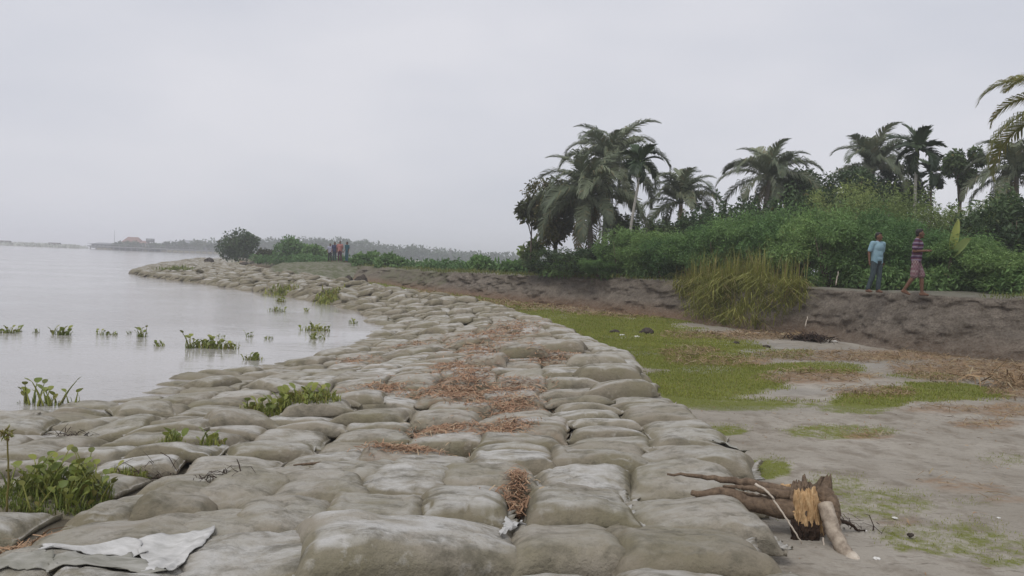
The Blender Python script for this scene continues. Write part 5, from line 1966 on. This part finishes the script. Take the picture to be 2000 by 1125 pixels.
HL = {k: [hy_leaf(h, r, 800 + i * 7 + j, dd) for j, (h, r, dd) in enumerate(v)] for i, (k, v) in enumerate(dict(
    tall=[(.22, .042, 0), (.17, .040, 0), (.27, .034, .3), (.13, .042, 0), (.09, .034, .5)],
    low=[(.07, .034, 0), (.10, .036, 0), (.05, .032, .1), (.12, .034, .1), (.04, .034, .6)]).items())}


def hyacinth(label, px, py, wpx, n, kind, s=1.0, zz=None, depth=.45, stalks=0, single=False):
    z = 0.0 if zz is None else zz
    c = P(px, py, z)
    rng = np.random.default_rng(int(px * 7 + py))
    rx = wpx * c[1] / F / 2
    e = thing('water_hyacinth', label, 'water hyacinth', (c[0], c[1], z), 'water hyacinths')
    jm = MB()
    for i in range(n):
        a, q = rng.random() * 6.28, rng.random() ** .6
        lx_, ly_ = math.cos(a) * q * rx, math.sin(a) * q * max(rx * depth, .12)
        zl = 0.0 if zz is None else float(surf(c[0] + lx_, c[1] + ly_)) - z
        k = s * (.7 + .6 * rng.random()) * (1.1 - .35 * q)
        if zz is None:
            zl -= .01
        o = link('leaf', HL[kind][i % 5], e, (lx_, ly_, zl - .01))
        o.rotation_euler = (0, 0, rng.random() * 6.28)
        o.scale = (k, k, k)
    if stalks:
        m = MB()
        k = stalks
        a, q = rng.random(k) * 6.28, rng.random(k) ** .6
        lx_, ly_ = np.cos(a) * q * rx * 1.05, np.sin(a) * q * max(rx * depth, .12) * 1.05
        zl = (np.zeros(k) if zz is None else surf(c[0] + lx_, c[1] + ly_) - z) - .01
        blades(m, np.stack([lx_, ly_, zl], -1), (.05 + .13 * rng.random(k)) * s, .010 * np.ones(k) * s, .9, rng, .5, None, (rng.random(k) < .22) * rng.random(k))
        o = m.build('stalks', MAT['hyacinth'], e, False)
        o['kind'] = 'stuff'
    return e


hyacinth('big leafy green clump growing on the sandbags at lower left', 105, 945, 215, 150, 'tall', .8, .42, .8, 1800)
hyacinth('dark green clump at the water edge above the big leafy clump', 95, 790, 120, 22, 'tall', 1.25, None, .4, 40)
hyacinth('long leafy green patch lying on sandbags in the left middle', 568, 795, 190, 120, 'low', 1.15, .36, .5, 1100)
hyacinth('small leafy sprig left of the long leafy patch', 340, 858, 50, 12, 'low', 1.2, .40, .7, 60)
hyacinth('small bright sprig between the leafy sprig and the long patch', 412, 848, 55, 12, 'low', 1.0, .40, .6, 60)
hyacinth('trailing weed patch right of the big leafy clump', 245, 900, 90, 8, 'low', .8, .40, .5, 350)
for (px, py, wpx, n, kind, s, lab) in [
    (422, 680, 90, 30, 'low', 1.5, 'largest floating green clump near the cove'), (371, 680, 18, 7, 'tall', 1.2, 'floating sprig with a tall dark leaf left of the largest floating clump'),
    (120, 654, 34, 10, 'low', 1.6, 'floating clump third from the left in the line of plants'), (207, 654, 44, 9, 'low', 1.0, 'flat floating clump in the middle of the line of plants'),
    (278, 658, 22, 8, 'tall', 1.0, 'upright floating clump at the right of the line of plants'), (15, 650, 36, 8, 'low', 1.3, 'floating clump at the left edge of the picture'),
    (36, 648, 8, 3, 'low', 1.2, 'tiny floating sprig near the left edge'), (70, 650, 12, 3, 'low', .9, 'tiny floating sprig between the left clumps'),
    (252, 652, 5, 2, 'low', 1.0, 'tiny dark floating sprig in the line of plants'), (312, 676, 20, 5, 'low', 1.1, 'small floating sprig below the line of plants'),
    (615, 646, 58, 14, 'low', 1.5, 'floating green strip in the cove'), (618, 662, 38, 8, 'low', 1.2, 'smaller floating strip just below the one in the cove'),
    (495, 703, 42, 12, 'low', 1.2, 'floating clump against the bags below the largest one'), (488, 658, 14, 4, 'tall', .7, 'thin floating sprig right of the line of plants'),
    (525, 662, 20, 4, 'low', .9, 'faint floating sprig in the middle of the cove'), (540, 608, 36, 8, 'low', 1.5, 'floating weeds off the far cove edge'),
    (548, 590, 24, 8, 'low', 1.6, 'weed clump at the far cove water line'), (690, 632, 18, 5, 'low', 1.2, 'dark floating sprig at the head of the cove'),
    (598, 608, 8, 3, 'low', 1.2, 'tiny sprig off the far cove edge'), (430, 658, 24, 4, 'low', .6, 'tiny flat sprigs above the largest floating clump')]:
    hyacinth(lab, px, py, wpx, int(n * 1.8), kind, s, stalks=n * 6)
for (px, py, wpx, lab) in [(535, 562, 70, 'green weed patch growing on the far revetment'), (345, 530, 60, 'green weeds on the tip of the far revetment'), (640, 575, 40, 'weed tuft on the far revetment slope')]:
    c = P(px, py, .4)
    m = MB()
    k = 500
    lx_, ly_ = rg.normal(0, wpx * c[1] / F / 4, k), rg.normal(0, .8, k)
    zz = surf(c[0] + lx_, c[1] + ly_) - .4
    blades(m, np.stack([lx_, ly_, zz], -1), .15 + .35 * rg.random(k), .06, .9, rg, .5, None, (rg.random(k) < .2) * rg.random(k))
    tag(m.build('weed_patch', MAT['hyacinth'], smooth=False, loc=(c[0], c[1], .4)), lab, 'weeds', kind='stuff')

# tall dry flower stalk at the left edge
c = P(14, 960, .45)
e = thing('dry_stalk', 'tall dry stalk with a brown head at the left edge', 'plant stalk', (c[0], c[1], float(surf(c[0], c[1]))))
m = MB()
m.tube(wiggle([(0, 0, -.02), (.01, 0, .28), (-.01, 0, .55)], 10, .003, 2), np.linspace(.008, .005, 10), 6, (.6, .7, 0))
m.build('stem', MAT['hyacinth'], e)
m = MB()
leaf_cloud(m, [(-.01, 0, .57)], [.032], 60, .04, .02, rg, 0, .2, 1)
m.build('head', MAT['hyacinth'], e, False)

# straw heap and driftwood bits among the near bags
def heap(label, px, py, z, n, rad, l0, l1, w_, mat='straw', upk=.4):
    c = P(px, py, z)
    pts = np.stack([rg.normal(0, rad, n), rg.normal(0, rad * .7, n), np.zeros(n)], -1)
    zz = surf(c[0] + pts[:, 0], c[1] + pts[:, 1]) - z
    pts[:, 2] = zz + np.abs(rg.normal(0, rad * .25, n))
    m = MB()
    straws(m, pts, l0 + (l1 - l0) * rg.random(n), w_ * (.5 + rg.random(n)), rg, upk)
    return tag(m.build('debris_heap', MAT[mat], smooth=False, loc=(c[0], c[1], z)), label, 'debris', kind='stuff')


heap('rusty straw heap at the left edge below the green clump', 25, 1035, .5, 130, .10, .08, .34, .014)
heap('rusty straw tuft stuck between two front bags', 1005, 955, .66, 140, .06, .03, .12, .010)
heap('dark twig heap in the hole between left front bags', 425, 945, .52, 45, .08, .05, .18, .007, 'rot')
heap('dark twigs beside the small leafy sprig', 290, 880, .48, 40, .12, .06, .28, .008, 'rot')
heap('dark twig tangle at the water edge behind the green clump', 140, 835, .25, 40, .14, .08, .28, .010, 'rot')
heap('dark root tangle at the foot of the bank right of the tall grass', 1585, 662, .42, 260, .28, .15, .6, .03, 'rot')
heap('dark twigs lying right of the driftwood stump', 1670, 1030, .42, 34, .12, .06, .22, .006, 'rot')
heap('thick stalk heap against the bank at the right edge', 1975, 745, .42, 220, .5, .2, .6, .02)

# clods, litter, planks and sticks
def clod(label, px, py, z, r, mat, seed, name='mud_clod', cat='clod', group=None, sq=.6):
    c = P(px, py, z)
    zz = float(surf(c[0], c[1]))
    bm = bmesh.new()
    bmesh.ops.create_icosphere(bm, subdivisions=3, radius=1)
    rr_c = np.random.default_rng(seed)
    o_ = rr_c.random(3) * 10
    for v in bm.verts:
        n1 = float(fbm(np.array(v.co.x * 1.6 + o_[0]), np.array(v.co.y * 1.6 + v.co.z + o_[1]), seed, 3))
        n2 = float(vnoise(np.array(v.co.x * 6 + o_[2]), np.array(v.co.y * 6 + v.co.z * 5), seed)) - .5
        v.co *= r * (1 + .9 * n1 + .25 * n2)
        v.co.z *= sq
    me = bpy.data.meshes.new(name)
    bm.to_mesh(me)
    bm.free()
    me.materials.append(MAT[mat])
    o = link(name, me, None, (c[0], c[1], zz + r * sq * .35))
    o.rotation_euler = (0, 0, seed * 1.7)
    return tag(o, label, cat, group)


clod('low dark mud clod on the grass, left of the taller one', 1200, 650, .42, .15, 'clod', 1, sq=.45)
clod('taller dark mud clod on the grass', 1265, 650, .42, .20, 'clod', 2, sq=.6)
clod('small brown clod at the edge of the wet strip', 1497, 676, .42, .10, 'clod', 3)
clod('dark clod right of the driftwood on the sand', 1778, 1047, .42, .022, 'clod', 4)
clod('dark tussock on the far grass, left one', 680, 552, .5, .35, 'clod', 5, sq=1.0)
clod('dark tussock on the far grass, right taller one', 705, 553, .5, .40, 'clod', 6, sq=1.1)
clod('dark tussock near the far left end of the grass', 408, 519, .5, .45, 'clod', 7, sq=.8)
clod('dark tussock under the far bank left of the grass strip', 476, 520, .5, .5, 'clod', 8, sq=.8)
clod('dark clod at the foot of the bank in the middle distance', 1075, 585, .45, .22, 'clod', 9)
clod('dark clod between rusty stalks left of the wet strip', 1440, 668, .42, .08, 'clod', 10)
for i, (px, py, r, lab) in enumerate([(1748, 1011, .020, 'white scrap of litter on the sand right of the stump'), (1712, 1095, .020, 'white scrap near the lower end of the log'),
                                      (1690, 1038, .012, 'small white scrap beside the dark twigs'), (1950, 1015, .014, 'yellowish scrap on the sand at the right'),
                                      (1632, 664, .06, 'white scrap at the bank foot right of the root tangle'), (1932, 684, .06, 'white scrap on the bank face at the right'),
                                      (1215, 657, .07, 'white scrap between the two dark clods'), (1243, 660, .07, 'larger white scrap beside the taller dark clod'),
                                      (1675, 698, .03, 'tiny white scrap among the stalks under the bank')]):
    clod(lab, px, py, .42 if px != 1932 else .7, r, 'white', 20 + i, 'litter_scrap', 'litter', 'litter scraps', .35)
for (px, py, l_, rz, lab) in [(605, 880, .26, 5, 'thin reddish wood strip on the bags right of the long leafy patch')]:
    c = P(px, py, .6)
    m = MB()
    n = 8
    t = np.linspace(-.5, .5, n)
    cz = surf(c[0] + t * l_ * math.cos(R(rz)), c[1] + t * l_ * math.sin(R(rz)))
    cz = np.maximum(cz, np.interp(t, [-.5, .5], [cz[0], cz[-1]])) - c[2] + .012
    m.tube(np.stack([t * l_, 0 * t, cz], -1), .014 * (1 - .5 * np.abs(t) * 2), 6, None, .2, 3)
    tag(m.build('wood_strip', MAT['driftbark'], loc=(c[0], c[1], c[2])), lab, 'wood strip').rotation_euler = (0, 0, R(rz))
for (px, py0, py1, d, mat, lab) in [(1633, 550, 530, 23.6, 'root', 'thin pale stick standing at the bank top left of the blue shirt man'), (1573, 632, 618, 23.0, 'root', 'short pale root poking from the bank corner')]:
    a, b_ = PD(px, py0, d), PD(px + 4, py1, d)
    m = MB()
    m.tube(wiggle([(0, 0, -.1), (b_[0] - a[0], 0, b_[2] - a[2])], 6, .01, 5), [.02, .018, .016, .014, .012, .01], 6)
    tag(m.build('stick', MAT[mat], loc=tuple(a)), lab, 'stick')

# ------------------------------------------------------------------ moist river air
bm = bmesh.new()
bmesh.ops.create_cube(bm, size=1.0)
for v in bm.verts:
    v.co = Vector((v.co.x * 5200, v.co.y * 3400 + 1150, -2.8 if v.co.z < 0 else 26.0))
me = bpy.data.meshes.new('haze')
bm.to_mesh(me)
bm.free()
hm = bpy.data.materials.new('haze_air')
hm.use_nodes = True
ht = hm.node_tree
for n in list(ht.nodes):
    ht.nodes.remove(n)
ho = ht.nodes.new('ShaderNodeOutputMaterial')
hv = ht.nodes.new('ShaderNodeVolumePrincipled')
hv.inputs['Color'].default_value = (.93, .95, 1.0, 1)
hv.inputs['Density'].default_value = 0.0012
hv.inputs['Anisotropy'].default_value = 0.0
ht.links.new(hv.outputs[0], ho.inputs['Volume'])
me.materials.append(hm)
tag(link('haze', me), 'pale river haze', kind='stuff')
